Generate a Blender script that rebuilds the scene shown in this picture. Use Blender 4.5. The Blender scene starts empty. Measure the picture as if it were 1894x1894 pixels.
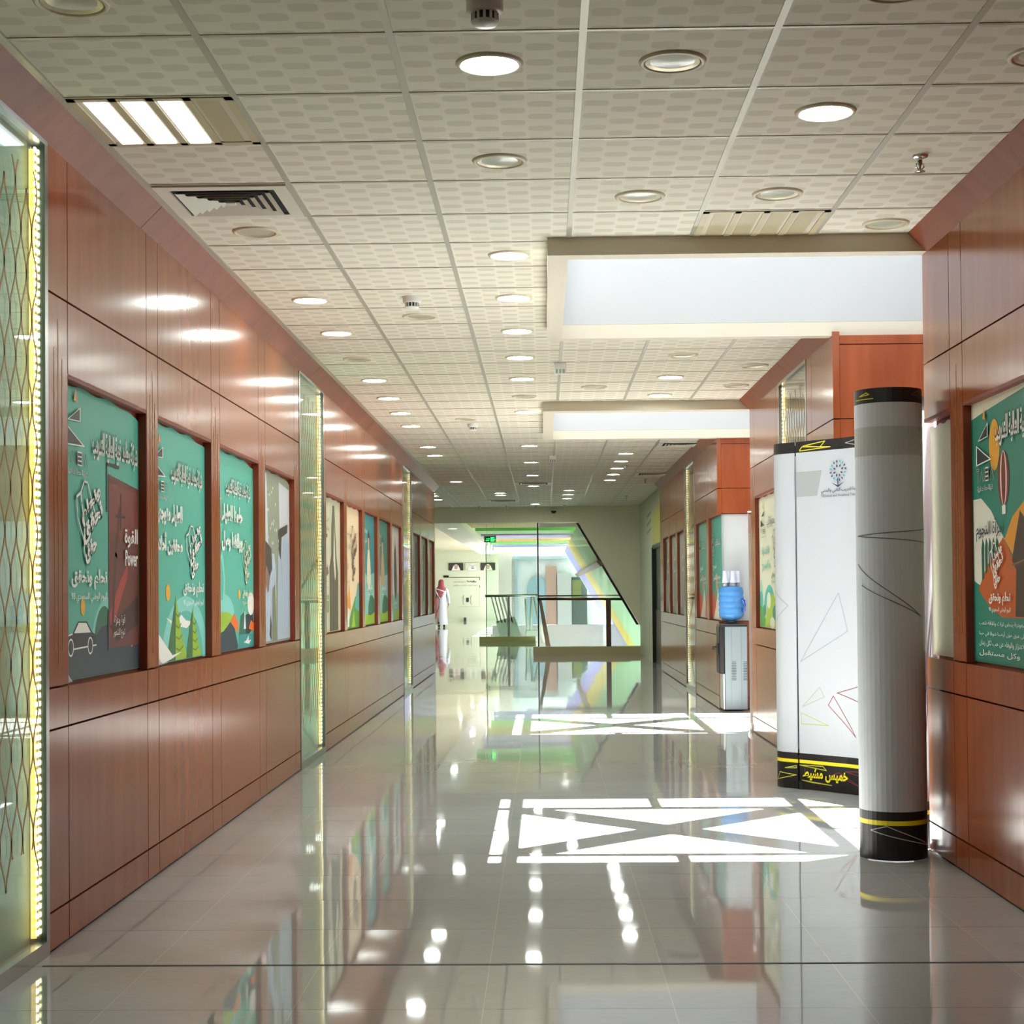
import bpy, bmesh, math, random, unicodedata
from mathutils import Vector, Matrix
from mathutils.geometry import tessellate_polygon
random.seed(7)
SC = bpy.context.scene
COL = SC.collection
PI = math.pi

# ------------------------------------------------------------------ camera, world, sun, exposure
cam = bpy.data.cameras.new('camera'); camo = bpy.data.objects.new('camera', cam); COL.objects.link(camo)
pit, yaw, rol, FPX = 0.0193, 0.0200, -0.0086, 2981.06
fw = Vector((-math.sin(yaw)*math.cos(pit), math.cos(yaw)*math.cos(pit), math.sin(pit)))
r0 = Vector((math.cos(yaw), math.sin(yaw), 0)); u0 = r0.cross(fw)
rr = math.cos(rol)*r0 + math.sin(rol)*u0; uu = -math.sin(rol)*r0 + math.cos(rol)*u0
M = Matrix((rr, uu, -fw)).transposed().to_4x4(); M.translation = Vector((0, 0, 1.2813))
camo.matrix_world = M
cam.sensor_width = 36; cam.lens = 36*FPX/1894; cam.shift_y = (1037.95-947)/1894
cam.clip_start = 0.05; cam.clip_end = 300
SC.camera = camo

w = bpy.data.worlds.new('daylight_sky'); SC.world = w; w.use_nodes = True
bg = w.node_tree.nodes['Background']; bg.inputs[0].default_value = (0.86, 0.94, 1.0, 1); bg.inputs[1].default_value = 3.2
sl = bpy.data.lights.new('sun', 'SUN'); sl.energy = 52; sl.angle = math.radians(0.35); sl.color = (1, 0.975, 0.94)
so = bpy.data.objects.new('sun', sl); COL.objects.link(so)
so.rotation_euler = Vector((-0.139, -0.103, -1)).to_track_quat('-Z', 'Y').to_euler()

def portal(name, loc, sx, sy):
    l = bpy.data.lights.new(name, 'AREA'); l.shape = 'RECTANGLE'; l.size = sx; l.size_y = sy
    l.cycles.is_portal = True
    o = bpy.data.objects.new(name, l); COL.objects.link(o); o.location = loc
portal('skylight_portal', (1.44, 9.21, 4.75), 2.7, 2.5)
portal('skylight_portal', (1.44, 16.08, 4.75), 2.7, 2.5)
portal('atrium_portal', (0.6, 45, 3.6), 4.8, 25)

VS = SC.view_settings
VS.view_transform = 'Standard'; VS.look = 'None'; VS.gamma = 1; VS.use_curve_mapping = False; VS.exposure = 0.55
SC.cycles.use_denoising = True
SC.cycles.use_guiding = True; SC.cycles.guiding_training_samples = 128; SC.cycles.use_light_tree = True
SC.cycles.max_bounces = 10; SC.cycles.diffuse_bounces = 6; SC.cycles.glossy_bounces = 5
SC.cycles.transparent_max_bounces = 12; SC.cycles.transmission_bounces = 6
SC.cycles.sample_clamp_indirect = 15; SC.cycles.caustics_reflective = False; SC.cycles.caustics_refractive = False

# ------------------------------------------------------------------ materials
def lin(c):
    c = c/255.0
    return c/12.92 if c <= 0.04045 else ((c+0.055)/1.055)**2.4
def L3(c): return (lin(c[0]), lin(c[1]), lin(c[2]), 1)
MATS = {}
def mat(name, rgb, rough=0.5, metal=0.0, spec=0.5, emit=0.0, ecol=None, coat=0.0):
    if name in MATS: return MATS[name]
    m = bpy.data.materials.new(name); m.use_nodes = True
    b = m.node_tree.nodes['Principled BSDF']
    b.inputs['Base Color'].default_value = L3(rgb); b.inputs['Roughness'].default_value = rough
    b.inputs['Metallic'].default_value = metal; b.inputs['Specular IOR Level'].default_value = spec
    b.inputs['Coat Weight'].default_value = coat
    if emit:
        b.inputs['Emission Color'].default_value = L3(ecol or rgb); b.inputs['Emission Strength'].default_value = emit
    m.diffuse_color = L3(rgb)
    MATS[name] = m
    return m
class NT:
    def __init__(s, m): s.t = m.node_tree; s.m = m
    def n(s, typ, **k):
        x = s.t.nodes.new(typ)
        for a, v in k.items(): setattr(x, a, v)
        return x
    def l(s, a, b): s.t.links.new(a, b)
    def val(s, sock, v):
        if hasattr(v, 'is_output'): s.l(v, sock)
        else: sock.default_value = v
    def math(s, op, a, b=0.0, c=0.0):
        x = s.n('ShaderNodeMath', operation=op); s.val(x.inputs[0], a); s.val(x.inputs[1], b); s.val(x.inputs[2], c)
        return x.outputs[0]
    def mix(s, f, a, b):
        x = s.n('ShaderNodeMix', data_type='RGBA'); s.val(x.inputs['Factor'], f); s.val(x.inputs[6], a); s.val(x.inputs[7], b)
        return x.outputs[2]
def wood(name, dark, light, rough=0.17, coat=0.0):
    m = mat(name, light, rough, coat=coat, spec=0.38); q = NT(m); b = m.node_tree.nodes['Principled BSDF']
    g = q.n('ShaderNodeNewGeometry'); mp = q.n('ShaderNodeMapping'); mp.inputs['Scale'].default_value = (6, 6, 0.7)
    q.l(g.outputs['Position'], mp.inputs[0])
    n1 = q.n('ShaderNodeTexNoise'); n1.inputs['Scale'].default_value = 1.2; n1.inputs['Detail'].default_value = 2.5; n1.inputs['Roughness'].default_value = 0.6; n1.inputs['Distortion'].default_value = 0.2
    q.l(mp.outputs[0], n1.inputs['Vector'])
    mp2 = q.n('ShaderNodeMapping'); mp2.inputs['Scale'].default_value = (9, 9, 0.9); q.l(g.outputs['Position'], mp2.inputs[0])
    n2 = q.n('ShaderNodeTexNoise'); n2.inputs['Scale'].default_value = 1.5; n2.inputs['Detail'].default_value = 1; q.l(mp2.outputs[0], n2.inputs['Vector'])
    f = q.math('ADD', q.math('MULTIPLY', n1.outputs[0], 0.65), q.math('MULTIPLY', n2.outputs[0], 0.35))
    cr = q.n('ShaderNodeValToRGB'); cr.color_ramp.elements[0].position = 0.33; cr.color_ramp.elements[1].position = 0.66
    cr.color_ramp.elements[0].color = L3(dark); cr.color_ramp.elements[1].color = L3(light)
    q.l(f, cr.inputs[0]); q.l(cr.outputs[0], b.inputs['Base Color'])
    return m
WOOD = wood('cherry_wood', (142, 72, 40), (155, 83, 47))
WOODF = wood('cherry_wood_flame', (134, 62, 32), (164, 84, 46), 0.3, 0.0)
CROWNW = wood('crown_wood', (128, 66, 42), (144, 80, 52), 0.42, 0.0)
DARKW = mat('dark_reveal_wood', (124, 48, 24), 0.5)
GOLD = mat('gold_inlay', (170, 120, 50), 0.35, 0.4)
WHITEP = mat('white_plaster', (186, 188, 189), 0.6)
CREAM = mat('cream_plaster', (208, 201, 182), 0.6)
CREAMG = mat('pale_green_wall', (206, 208, 182), 0.55)
STEEL = mat('brushed_steel', (170, 172, 172), 0.22, 1.0)
CHROME = mat('chrome', (215, 215, 215), 0.06, 1.0)
BLACK = mat('black_plastic', (16, 16, 18), 0.35)
WHITE = mat('white_plastic', (232, 232, 228), 0.4)
LAMP = mat('lit_diffuser', (255, 255, 255), 0.5, emit=62, ecol=(240, 250, 244))
UNLIT = mat('unlit_frosted_glass', (190, 196, 178), 0.15)
RING = mat('downlight_ring', (214, 205, 180), 0.4)

def floor_mat():
    m = mat('polished_floor_tile', (150, 146, 138), 0.035, spec=0.62); q = NT(m); b = m.node_tree.nodes['Principled BSDF']
    g = q.n('ShaderNodeNewGeometry'); s = q.n('ShaderNodeSeparateXYZ'); q.l(g.outputs['Position'], s.inputs[0])
    tx = q.math('DIVIDE', q.math('ADD', s.outputs[0], 100*0.587+0.2), 0.587); ty = q.math('DIVIDE', q.math('ADD', s.outputs[1], 100*0.59-5.57), 0.59)
    def edge(t, wd):
        f = q.math('FRACT', t); d = q.math('MINIMUM', f, q.math('SUBTRACT', 1.0, f))
        return q.math('LESS_THAN', d, wd)
    gx = edge(tx, 0.0032); gy = edge(ty, 0.0028)
    cv = q.n('ShaderNodeCombineXYZ'); q.l(q.math('FLOOR', tx), cv.inputs[0]); q.l(q.math('FLOOR', ty), cv.inputs[1])
    wn = q.n('ShaderNodeTexWhiteNoise'); q.l(cv.outputs[0], wn.inputs['Vector'])
    nz = q.n('ShaderNodeTexNoise'); nz.inputs['Scale'].default_value = 2.2; nz.inputs['Detail'].default_value = 5; q.l(g.outputs['Position'], nz.inputs['Vector'])
    mpn = q.n('ShaderNodeMapping'); mpn.inputs['Scale'].default_value = (3, 12, 1); q.l(g.outputs['Position'], mpn.inputs[0])
    nz2 = q.n('ShaderNodeTexNoise'); nz2.inputs['Scale'].default_value = 3; nz2.inputs['Detail'].default_value = 6; q.l(mpn.outputs[0], nz2.inputs['Vector'])
    f = q.math('ADD', q.math('MULTIPLY', nz.outputs[0], 0.5), q.math('ADD', q.math('MULTIPLY', wn.outputs[0], 0.15), q.math('MULTIPLY', nz2.outputs[0], 0.35)))
    base = q.mix(f, L3((160, 161, 160)), L3((192, 193, 192)))
    base = q.mix(gy, base, L3((92, 84, 74)))
    base = q.mix(gx, base, L3((198, 192, 182)))
    q.l(base, b.inputs['Base Color'])
    b.inputs['IOR'].default_value = 1.55
    # every tile sits at a very slightly different tilt
    v1 = q.n('ShaderNodeVectorMath', operation='SUBTRACT'); q.l(wn.outputs['Color'], v1.inputs[0]); v1.inputs[1].default_value = (0.5, 0.5, 0.5)
    v2 = q.n('ShaderNodeVectorMath', operation='MULTIPLY'); q.l(v1.outputs[0], v2.inputs[0]); v2.inputs[1].default_value = (0.0022, 0.0028, 0)
    nb = q.n('ShaderNodeTexNoise'); nb.inputs['Scale'].default_value = 2.6; nb.inputs['Detail'].default_value = 2; q.l(g.outputs['Position'], nb.inputs['Vector'])
    v3 = q.n('ShaderNodeVectorMath', operation='SUBTRACT'); q.l(nb.outputs['Color'], v3.inputs[0]); v3.inputs[1].default_value = (0.5, 0.5, 0.5)
    v4 = q.n('ShaderNodeVectorMath', operation='MULTIPLY'); q.l(v3.outputs[0], v4.inputs[0]); v4.inputs[1].default_value = (0.005, 0.0025, 0)
    a1 = q.n('ShaderNodeVectorMath', operation='ADD'); q.l(v2.outputs[0], a1.inputs[0]); q.l(v4.outputs[0], a1.inputs[1])
    a2 = q.n('ShaderNodeVectorMath', operation='ADD'); q.l(a1.outputs[0], a2.inputs[0]); q.l(g.outputs['Normal'], a2.inputs[1])
    nn = q.n('ShaderNodeVectorMath', operation='NORMALIZE'); q.l(a2.outputs[0], nn.inputs[0]); q.l(nn.outputs[0], b.inputs['Normal'])
    return m
FLOORM = floor_mat()

def ceil_mat():
    m = mat('painted_relief_ceiling_tile', (206, 196, 170), 0.75, spec=0.2); q = NT(m); b = m.node_tree.nodes['Principled BSDF']
    g = q.n('ShaderNodeNewGeometry'); s = q.n('ShaderNodeSeparateXYZ'); q.l(g.outputs['Position'], s.inputs[0])
    cx = q.math('COSINE', q.math('MULTIPLY', s.outputs[0], 2*PI/0.2)); cy = q.math('COSINE', q.math('MULTIPLY', s.outputs[1], 2*PI/0.15))
    p = q.math('MULTIPLY', cx, cy)
    mr = q.n('ShaderNodeMapRange'); mr.inputs[1].default_value = 0.10; mr.inputs[2].default_value = 0.2; q.l(p, mr.inputs[0])
    line = q.math('LESS_THAN', q.math('ABSOLUTE', p), 0.035)
    c = q.mix(mr.outputs[0], L3((229, 226, 209)), L3((213, 209, 190)))  # lobe tones paint the shading of the embossing; no relief is modelled
    c = q.mix(line, c, L3((233, 228, 214)))
    q.l(c, b.inputs['Base Color'])
    return m
CEILM = ceil_mat()
GRIDM = mat('ceiling_grid_bar', (186, 184, 168), 0.35, 0.3)

def glass_mat(name, tint, refl=1.45, gloss=0.0):
    m = bpy.data.materials.new(name); m.use_nodes = True; q = NT(m); t = m.node_tree
    t.nodes.remove(t.nodes['Principled BSDF']); out = t.nodes['Material Output']
    tr = q.n('ShaderNodeBsdfTransparent'); tr.inputs[0].default_value = L3(tint)
    gl = q.n('ShaderNodeBsdfGlossy'); gl.inputs['Roughness'].default_value = gloss; gl.inputs[0].default_value = (1, 1, 1, 1)
    fr = q.n('ShaderNodeFresnel'); gg = q.n('ShaderNodeNewGeometry'); q.l(q.math('ADD', q.math('MULTIPLY', gg.outputs['Backfacing'], 1/refl-refl), refl), fr.inputs[0])
    mx = q.n('ShaderNodeMixShader'); q.l(fr.outputs[0], mx.inputs[0]); q.l(tr.outputs[0], mx.inputs[1]); q.l(gl.outputs[0], mx.inputs[2])
    q.l(mx.outputs[0], out.inputs[0]); return m
GLASS = glass_mat('clear_glass', (249, 252, 249))
GLASST = glass_mat('pale_tinted_glass', (238, 246, 241))

# ------------------------------------------------------------------ mesh helpers
class MB:
    def __init__(s): s.v = []; s.f = []; s.m = []; s.mats = []; s.sm = []
    def mi(s, m):
        if m not in s.mats: s.mats.append(m)
        return s.mats.index(m)
    def add(s, vs, fs, m, smooth=False):
        o = len(s.v); s.v += [tuple(v) for v in vs]; k = s.mi(m)
        for f in fs: s.f.append([i+o for i in f]); s.m.append(k); s.sm.append(smooth)
    def box(s, a, b, m):
        x0, y0, z0 = [min(p, q) for p, q in zip(a, b)]; x1, y1, z1 = [max(p, q) for p, q in zip(a, b)]
        s.add([(x0,y0,z0),(x1,y0,z0),(x1,y1,z0),(x0,y1,z0),(x0,y0,z1),(x1,y0,z1),(x1,y1,z1),(x0,y1,z1)],
              [(0,3,2,1),(4,5,6,7),(0,1,5,4),(1,2,6,5),(2,3,7,6),(3,0,4,7)], m)
    def bbox(s, a, b, r, m):          # box with chamfered edges
        x0, y0, z0 = [min(p, q) for p, q in zip(a, b)]; x1, y1, z1 = [max(p, q) for p, q in zip(a, b)]
        rect = lambda i, z: [(x0+i,y0+r,z),(x0+r,y0+i,z),(x1-r,y0+i,z),(x1-i,y0+r,z),(x1-i,y1-r,z),(x1-r,y1-i,z),(x0+r,y1-i,z),(x0+i,y1-r,z)]
        def ins(z): return [(x0+r,y0+r,z)]*0
        rings = [[(min(max(x, x0+r), x1-r), min(max(y, y0+r), y1-r), z0) for x, y, z in rect(0, z0)], rect(0, z0+r), rect(0, z1-r),
                 [(min(max(x, x0+r), x1-r), min(max(y, y0+r), y1-r), z1) for x, y, z in rect(0, z1)]]
        s.loft(rings, m, cap=True)
    def loft(s, rings, m, cap=True, closed=True, smooth=False):
        n = len(rings[0]); vs = [p for r in rings for p in r]; fs = []
        for i in range(len(rings)-1):
            for j in range(n if closed else n-1):
                k = (j+1) % n; fs.append((i*n+j, i*n+k, (i+1)*n+k, (i+1)*n+j))
        if cap: fs.append(tuple(reversed(range(n)))); fs.append(tuple((len(rings)-1)*n+j for j in range(n)))
        s.add(vs, fs, m, smooth)
    def lathe(s, prof, m, c=(0, 0, 0), n=28, cap=True, smooth=True):
        s.loft([[(c[0]+r*math.cos(2*PI*i/n), c[1]+r*math.sin(2*PI*i/n), c[2]+z) for i in range(n)] for r, z in prof], m, cap, True, smooth)
    def tube(s, pts, r, m, n=10, cap=True, smooth=True):
        pts = [Vector(p) for p in pts]; rs = r if isinstance(r, (list, tuple)) else [r]*len(pts); rings = []
        up = Vector((0, 0, 1))
        for i, p in enumerate(pts):
            d = (pts[min(i+1, len(pts)-1)]-pts[max(i-1, 0)]).normalized()
            a = d.cross(up)
            if a.length < 1e-3: a = d.cross(Vector((0, 1, 0)))
            a.normalize(); b = a.cross(d)
            rings.append([p+rs[i]*(math.cos(2*PI*k/n)*a+math.sin(2*PI*k/n)*b) for k in range(n)])
        s.loft(rings, m, cap, True, smooth)
    def poly(s, pts, m):
        """flat polygon, any outline, pts in 3-D"""
        V3 = [Vector(p) for p in pts]
        s.add(V3, [tuple(t) for t in tessellate_polygon([V3])], m)
    def prism(s, pts, d, m):
        n = len(pts); d = Vector(d); a = [Vector(p) for p in pts]; t = [tuple(x) for x in tessellate_polygon([a])]
        s.add(a+[p+d for p in a], t+[tuple(i+n for i in reversed(x)) for x in t]+[(i, (i+1) % n, (i+1) % n+n, i+n) for i in range(n)], m)
    def build(s, name, parent=None, loc=None):
        me = bpy.data.meshes.new(name); me.from_pydata(s.v, [], s.f)
        for m in s.mats: me.materials.append(m)
        me.polygons.foreach_set('material_index', s.m); me.polygons.foreach_set('use_smooth', s.sm)
        bm = bmesh.new(); bm.from_mesh(me); bmesh.ops.recalc_face_normals(bm, faces=bm.faces); bm.to_mesh(me); bm.free(); me.update()
        o = bpy.data.objects.new(name, me); COL.objects.link(o)
        if parent: o.parent = parent
        if loc: o.location = loc
        return o
def thing(name, label, cat, loc=(0, 0, 0), group=None):
    o = bpy.data.objects.new(name, None); COL.objects.link(o); o.location = loc; o.empty_display_size = 0.1
    o['label'] = label; o['category'] = cat
    if group: o['group'] = group
    return o
def tag(o, label, cat, group=None):
    o['label'] = label; o['category'] = cat
    if group: o['group'] = group
    return o
def struct(name, mb, label=None):
    o = mb.build(name); o['kind'] = 'structure'
    if label: o['label'] = label
    return o
def dup(root, loc, label, group=None):
    r = root.copy(); COL.objects.link(r); r.location = loc; r['label'] = label
    if group: r['group'] = group
    for ch in list(root.children):
        c = ch.copy(); COL.objects.link(c); c.parent = r
    return r

# ------------------------------------------------------------------ lettering (joined letter forms, right to left)
AF = {}
for c in range(0xFE70, 0xFEFD):
    d = unicodedata.decomposition(chr(c)).split()
    if len(d) >= 2 and d[0] in ('<isolated>', '<final>', '<initial>', '<medial>'):
        AF.setdefault(tuple(int(x, 16) for x in d[1:]), {})[d[0][1:-1]] = chr(c)
def shape_ar(s):
    u = []; i = 0
    while i < len(s):
        k = (ord(s[i]), ord(s[i+1])) if i+1 < len(s) else None
        if k and k in AF and s[i] == '\u0644': u.append(k); i += 2
        else: u.append((ord(s[i]),)); i += 1
    o = []
    jn = lambda k: k in AF and 'initial' in AF[k]
    jp = lambda k: k in AF and 'final' in AF[k]
    for i, k in enumerate(u):
        if k not in AF: o.append(''.join(map(chr, k))); continue
        p = i > 0 and jn(u[i-1]) and jp(k); n = i+1 < len(u) and jn(k) and jp(u[i+1])
        o.append(AF[k].get('medial' if p and n else 'final' if p else 'initial' if n else 'isolated') or AF[k]['isolated'])
    # digits keep their own order
    if not any(ord(ch) > 0x5ff for ch in s): return s
    out = ''.join(reversed(o)); res = ''; buf = ''
    for ch in out:
        if ch.isdigit(): buf = ch+buf
        else: res += buf+ch; buf = ''
    return res+buf
TXT = {}
def text2d(s, bold=0.0):
    """2-D vertices and faces of a word, width and height"""
    k = (s, bold)
    if k in TXT: return TXT[k]
    cu = bpy.data.curves.new('word', 'FONT'); cu.body = shape_ar(s); cu.resolution_u = 2; cu.offset = bold
    ob = bpy.data.objects.new('word', cu); COL.objects.link(ob)
    dg = bpy.context.evaluated_depsgraph_get(); me = ob.evaluated_get(dg).to_mesh()
    vs = [(v.co.x, v.co.y) for v in me.vertices]; fs = [tuple(p.vertices) for p in me.polygons]
    ob.evaluated_get(dg).to_mesh_clear(); bpy.data.objects.remove(ob); bpy.data.curves.remove(cu)
    x0 = min(v[0] for v in vs); x1 = max(v[0] for v in vs); y0 = min(v[1] for v in vs); y1 = max(v[1] for v in vs)
    TXT[k] = ([(x-x0, y-y0) for x, y in vs], fs, x1-x0, y1-y0)
    return TXT[k]

INK = {}
def ink(rgb):
    rgb = tuple(rgb)
    if rgb not in INK: INK[rgb] = mat('ink_%02x%02x%02x' % rgb, rgb, 0.42, spec=0.35)
    return INK[rgb]
class Art:
    """flat print on a surface; fn(u, v, layer) gives the 3-D point"""
    def __init__(s, fn, mb=None, layer=0): s.fn = fn; s.mb = mb or MB(); s.k = layer
    def P(s, u, v): return s.fn(u, v, s.k)
    def poly(s, rgb, pts):
        s.k += 1; V3 = [Vector((p[0], p[1], 0)) for p in pts]
        s.mb.add([s.P(*p) for p in pts], [tuple(t) for t in tessellate_polygon([V3])], ink(rgb))
    def rect(s, rgb, u0, v0, u1, v1, n=1):
        s.k += 1
        us = [u0+(u1-u0)*i/n for i in range(n+1)]
        s.mb.add([s.P(u, v0) for u in us]+[s.P(u, v1) for u in us], [(i, i+1, i+n+2, i+n+1) for i in range(n)], ink(rgb))
    def ell(s, rgb, cu, cv, ru, rv, n=28, a0=0, a1=360):
        s.poly(rgb, [(cu+ru*math.cos(math.radians(a0+(a1-a0)*i/n)), cv+rv*math.sin(math.radians(a0+(a1-a0)*i/n))) for i in range(n+(a1-a0 < 360))])
    def arch(s, rgb, cu, cv, ro, ri, sv=1.0, n=24):
        a = [PI*i/n for i in range(n+1)]
        s.poly(rgb, [(cu+ro*math.cos(t), cv+sv*ro*math.sin(t)) for t in a]+[(cu+ri*math.cos(t), cv+sv*ri*math.sin(t)) for t in reversed(a)])
    def line(s, rgb, pts, wd, closed=False, sub=1):
        s.k += 1
        if closed: pts = list(pts)+[pts[0]]
        for a, b in zip(pts, pts[1:]):
            d = Vector((b[0]-a[0], b[1]-a[1])); L = d.length
            if L < 1e-6: continue
            n = Vector((-d.y, d.x))/L*wd/2; e = d/L*wd*0.3
            vs = []
            for i in range(sub+1):
                t = i/sub; p = Vector(a)+d*t + (e*(-1 if i == 0 else 1 if i == sub else 0))
                vs += [s.P(p.x+n.x, p.y+n.y), s.P(p.x-n.x, p.y-n.y)]
            s.mb.add(vs, [(2*i, 2*i+1, 2*i+3, 2*i+2) for i in range(sub)], ink(rgb))
    def text(s, rgb, st, u, v, w=None, h=None, bold=0.0, rot=0.0, skew=0.0):
        """lower-left corner at (u, v); stretched to w by h when given"""
        s.k += 1
        vs, fs, tw, th = text2d(st, bold); w = w or h*tw/th; h = h or w*th/tw
        c, sn = math.cos(rot), math.sin(rot)
        o = []
        for x, y in vs:
            x = x/tw*w; y = y/th*h; x += skew*y
            o.append(s.P(u+c*x-sn*y, v+sn*x+c*y))
        s.mb.add(o, fs, ink(rgb))
WHT = (238, 236, 228); DRK = (48, 48, 50)
EPS = 0.00012

# ------------------------------------------------------------------ dimensions
XL, XR, ZH = -1.7806, 1.8770, 3.0166
ZB, ZCH, ZS, ZWT, ZGU, ZCR = 0.144, 0.798, 0.950, 2.11, 2.384, 2.925
GAP, DEP = 0.004, 0.045

# ------------------------------------------------------------------ floor
f = MB()
f.box((-9, -6, -0.12), (3.2, 33.15, 0), FLOORM); f.box((-9, 33.15, -0.12), (-0.2, 42.2, 0), FLOORM); f.box((-9, 42.2, -0.12), (-1.62, 76, 0), FLOORM)
struct('floor', f, 'polished grey floor tiles')
t = MB(); t.box((-1.75, 5.566, 0.0), (1.9, 5.584, 0.0012), mat('dark_joint', (24, 22, 20), 0.6)); struct('trim_1', t, 'dark expansion joint across the floor')

# ------------------------------------------------------------------ panelled walls
def pieces(mb, sx, X, ya, yb, zs):
    for z0, z1 in zs:
        x0, x1 = (X-DEP, X) if sx < 0 else (X, X+DEP)
        mb.box((x0, ya+GAP, z0+GAP), (x1, yb-GAP, z1-GAP), WOOD)
LOW = [(0.006, ZB), (ZB, ZCH), (ZCH, ZS)]
TOP = [(ZWT, ZGU), (ZGU, ZCR+0.03)]
def wall_bay(name, sx, X, cols, label):
    """cols: (kind, ya, yb) with kind 's' stile, 'w' panel column with a window, 'p' plain column"""
    mb = MB(); y0 = min(c[1] for c in cols); y1 = max(c[2] for c in cols)
    bx = (X-0.2, X-DEP) if sx < 0 else (X+DEP, X+0.2)
    e0 = 0.06 if y0 in (10.437, 17.437) else 0.0; e1 = 0.06 if y1 == 7.965 else 0.0
    mb.box((bx[0], y0+e0, 0), (bx[1], y1-e1, 3.05), DARKW)
    for k, ya, yb in cols:
        if k == 's':
            pieces(mb, sx, X, ya, yb, LOW+[(ZS, ZGU), (ZGU, ZCR+0.03)])
            if yb-ya > 0.15:
                xg = (X, X+0.0012) if sx < 0 else (X-0.0012, X)
                for i, (zl, zt) in enumerate(((1.08, 2.19), (1.02, 2.30), (1.08, 2.16))):
                    yc = ya+(yb-ya)*(0.3+0.2*i); mb.box((xg[0], yc-0.003, zl), (xg[1], yc+0.003, zt), GOLD)
        elif k in 'we':
            pieces(mb, sx, X, ya, yb, LOW+TOP)
            # dark red head and sides of the recess
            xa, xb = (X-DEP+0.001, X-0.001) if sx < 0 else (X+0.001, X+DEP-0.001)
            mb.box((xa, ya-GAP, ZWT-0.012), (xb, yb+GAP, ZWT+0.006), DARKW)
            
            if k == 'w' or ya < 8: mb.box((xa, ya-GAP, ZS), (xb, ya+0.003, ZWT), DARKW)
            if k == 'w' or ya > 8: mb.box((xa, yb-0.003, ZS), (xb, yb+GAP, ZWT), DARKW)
        else:
            pieces(mb, sx, X, ya, yb, LOW+[(ZS, ZWT)]+TOP)
    return struct(name, mb, label)
wall_bay('wall_left', -1, XL, [('s', 4.20, 4.42), ('p', 3.0, 4.20), ('s', 2.78, 3.0), ('p', 1.58, 2.78), ('s', 1.36, 1.58), ('p', 0.1, 1.36), ('p', -1.3, 0.1), ('p', -2.7, -1.3), ('p', -6, -2.7)], 'wood panelling of the unbroken wall beside the camera')
wall_bay('wall_left', -1, XL, [('s', 5.755, 5.995), ('w', 5.995, 7.194), ('s', 7.194, 7.407), ('w', 7.407, 8.600), ('s', 8.600, 8.832), ('w', 8.832, 10.033), ('s', 10.033, 10.268), ('w', 10.268, 11.474), ('s', 11.474, 11.705)], 'wood panelled bay with four poster windows')
wall_bay('wall_left', -1, XL, [('s', 13.03, 13.150), ('w', 13.150, 14.33), ('s', 14.33, 14.53), ('w', 14.53, 15.76), ('s', 15.76, 15.98), ('w', 15.98, 17.2), ('s', 17.2, 17.42), ('w', 17.42, 18.67), ('s', 18.67, 18.88), ('w', 18.88, 20.10), ('s', 20.10, 20.32)], 'wood panelled bay with five poster windows')
wall_bay('wall_left', -1, XL, [('s', 21.68, 21.9), ('w', 21.9, 23.1), ('s', 23.1, 23.35), ('w', 23.35, 24.6), ('s', 24.6, 24.85), ('w', 24.85, 26.05), ('s', 26.05, 26.25)], 'last wood panelled bay before the open hall')
wall_bay('wall_right', 1, XR, [('p', 4.60, 5.80), ('p', 3.2, 4.6), ('p', 1.8, 3.2), ('p', 0.4, 1.8), ('p', -1, 0.4), ('p', -2.5, -1), ('p', -6, -2.5), ('s', 5.80, 6.03), ('w', 6.03, 7.232), ('s', 7.232, 7.455), ('e', 7.455, 7.965)], 'wood panelling beside the camera on the skylight side')
wall_bay('wall_right', 1, XR, [('e', 10.437, 11.28), ('s', 11.28, 11.50), ('s', 12.86, 13.02), ('w', 13.02, 14.37), ('s', 14.37, 14.666)], 'wood panelled block between the two skylights')
wall_bay('wall_right', 1, XR, [('e', 17.437, 18.43), ('s', 18.43, 18.67), ('w', 18.67, 19.95), ('s', 19.95, 20.14), ('s', 21.5, 21.72), ('w', 21.72, 22.78), ('s', 22.78, 23.0), ('w', 23.0, 24.15), ('s', 24.15, 24.36), ('w', 24.36, 25.45), ('s', 25.45, 26.09)], 'wood panelled block beyond the second skylight')

# returns of the blocks facing the camera, and the passages behind
def return_face(y, x1=2.9):
    mb = MB(); mb.box((XR+DEP+0.001, y+DEP+0.004, 0), (x1, y+0.06, 3.05), DARKW); mb.box((XR+0.201, y+0.06, 0), (x1, y+0.2, 3.05), DARKW)
    for a, b in ((0.006, ZB), (ZB, ZCH), (ZCH, ZS)): mb.box((XR+DEP+0.001, y, a+GAP), (x1, y+DEP, b-GAP), WOODF)
    for a, b in ((ZWT, ZGU), (ZGU, 2.865), (2.865, 2.927)): mb.box((XR+DEP+0.001, y, a+GAP), (x1, y+DEP, b-GAP/2), WOODF)
    return struct('wall_back', mb, 'orange wood return face of the wall block under the skylight')
return_face(10.437); return_face(17.437)
mb = MB(); mb.box((XR+0.2, 14.466, 0), (2.9, 14.666, 3.05), WOODF); mb.box((XR+0.2, 7.765, 0), (2.9, 7.965, 3.05), WOODF); struct('wall_front', mb, 'wood return faces turned away from the camera')
mb = MB(); mb.box((2.9, 7.7, 0), (3.05, 10.7, 4.7), WHITEP); mb.box((2.9, 14.4, 0), (3.05, 17.7, 4.7), WHITEP); struct('wall_right', mb, 'white end walls of the side passages')
mb = MB(); mb.box((-2, -6.2, 0), (2.1, -6, 3.1), WOOD); struct('wall_front', mb, 'wood wall behind the camera')

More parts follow.
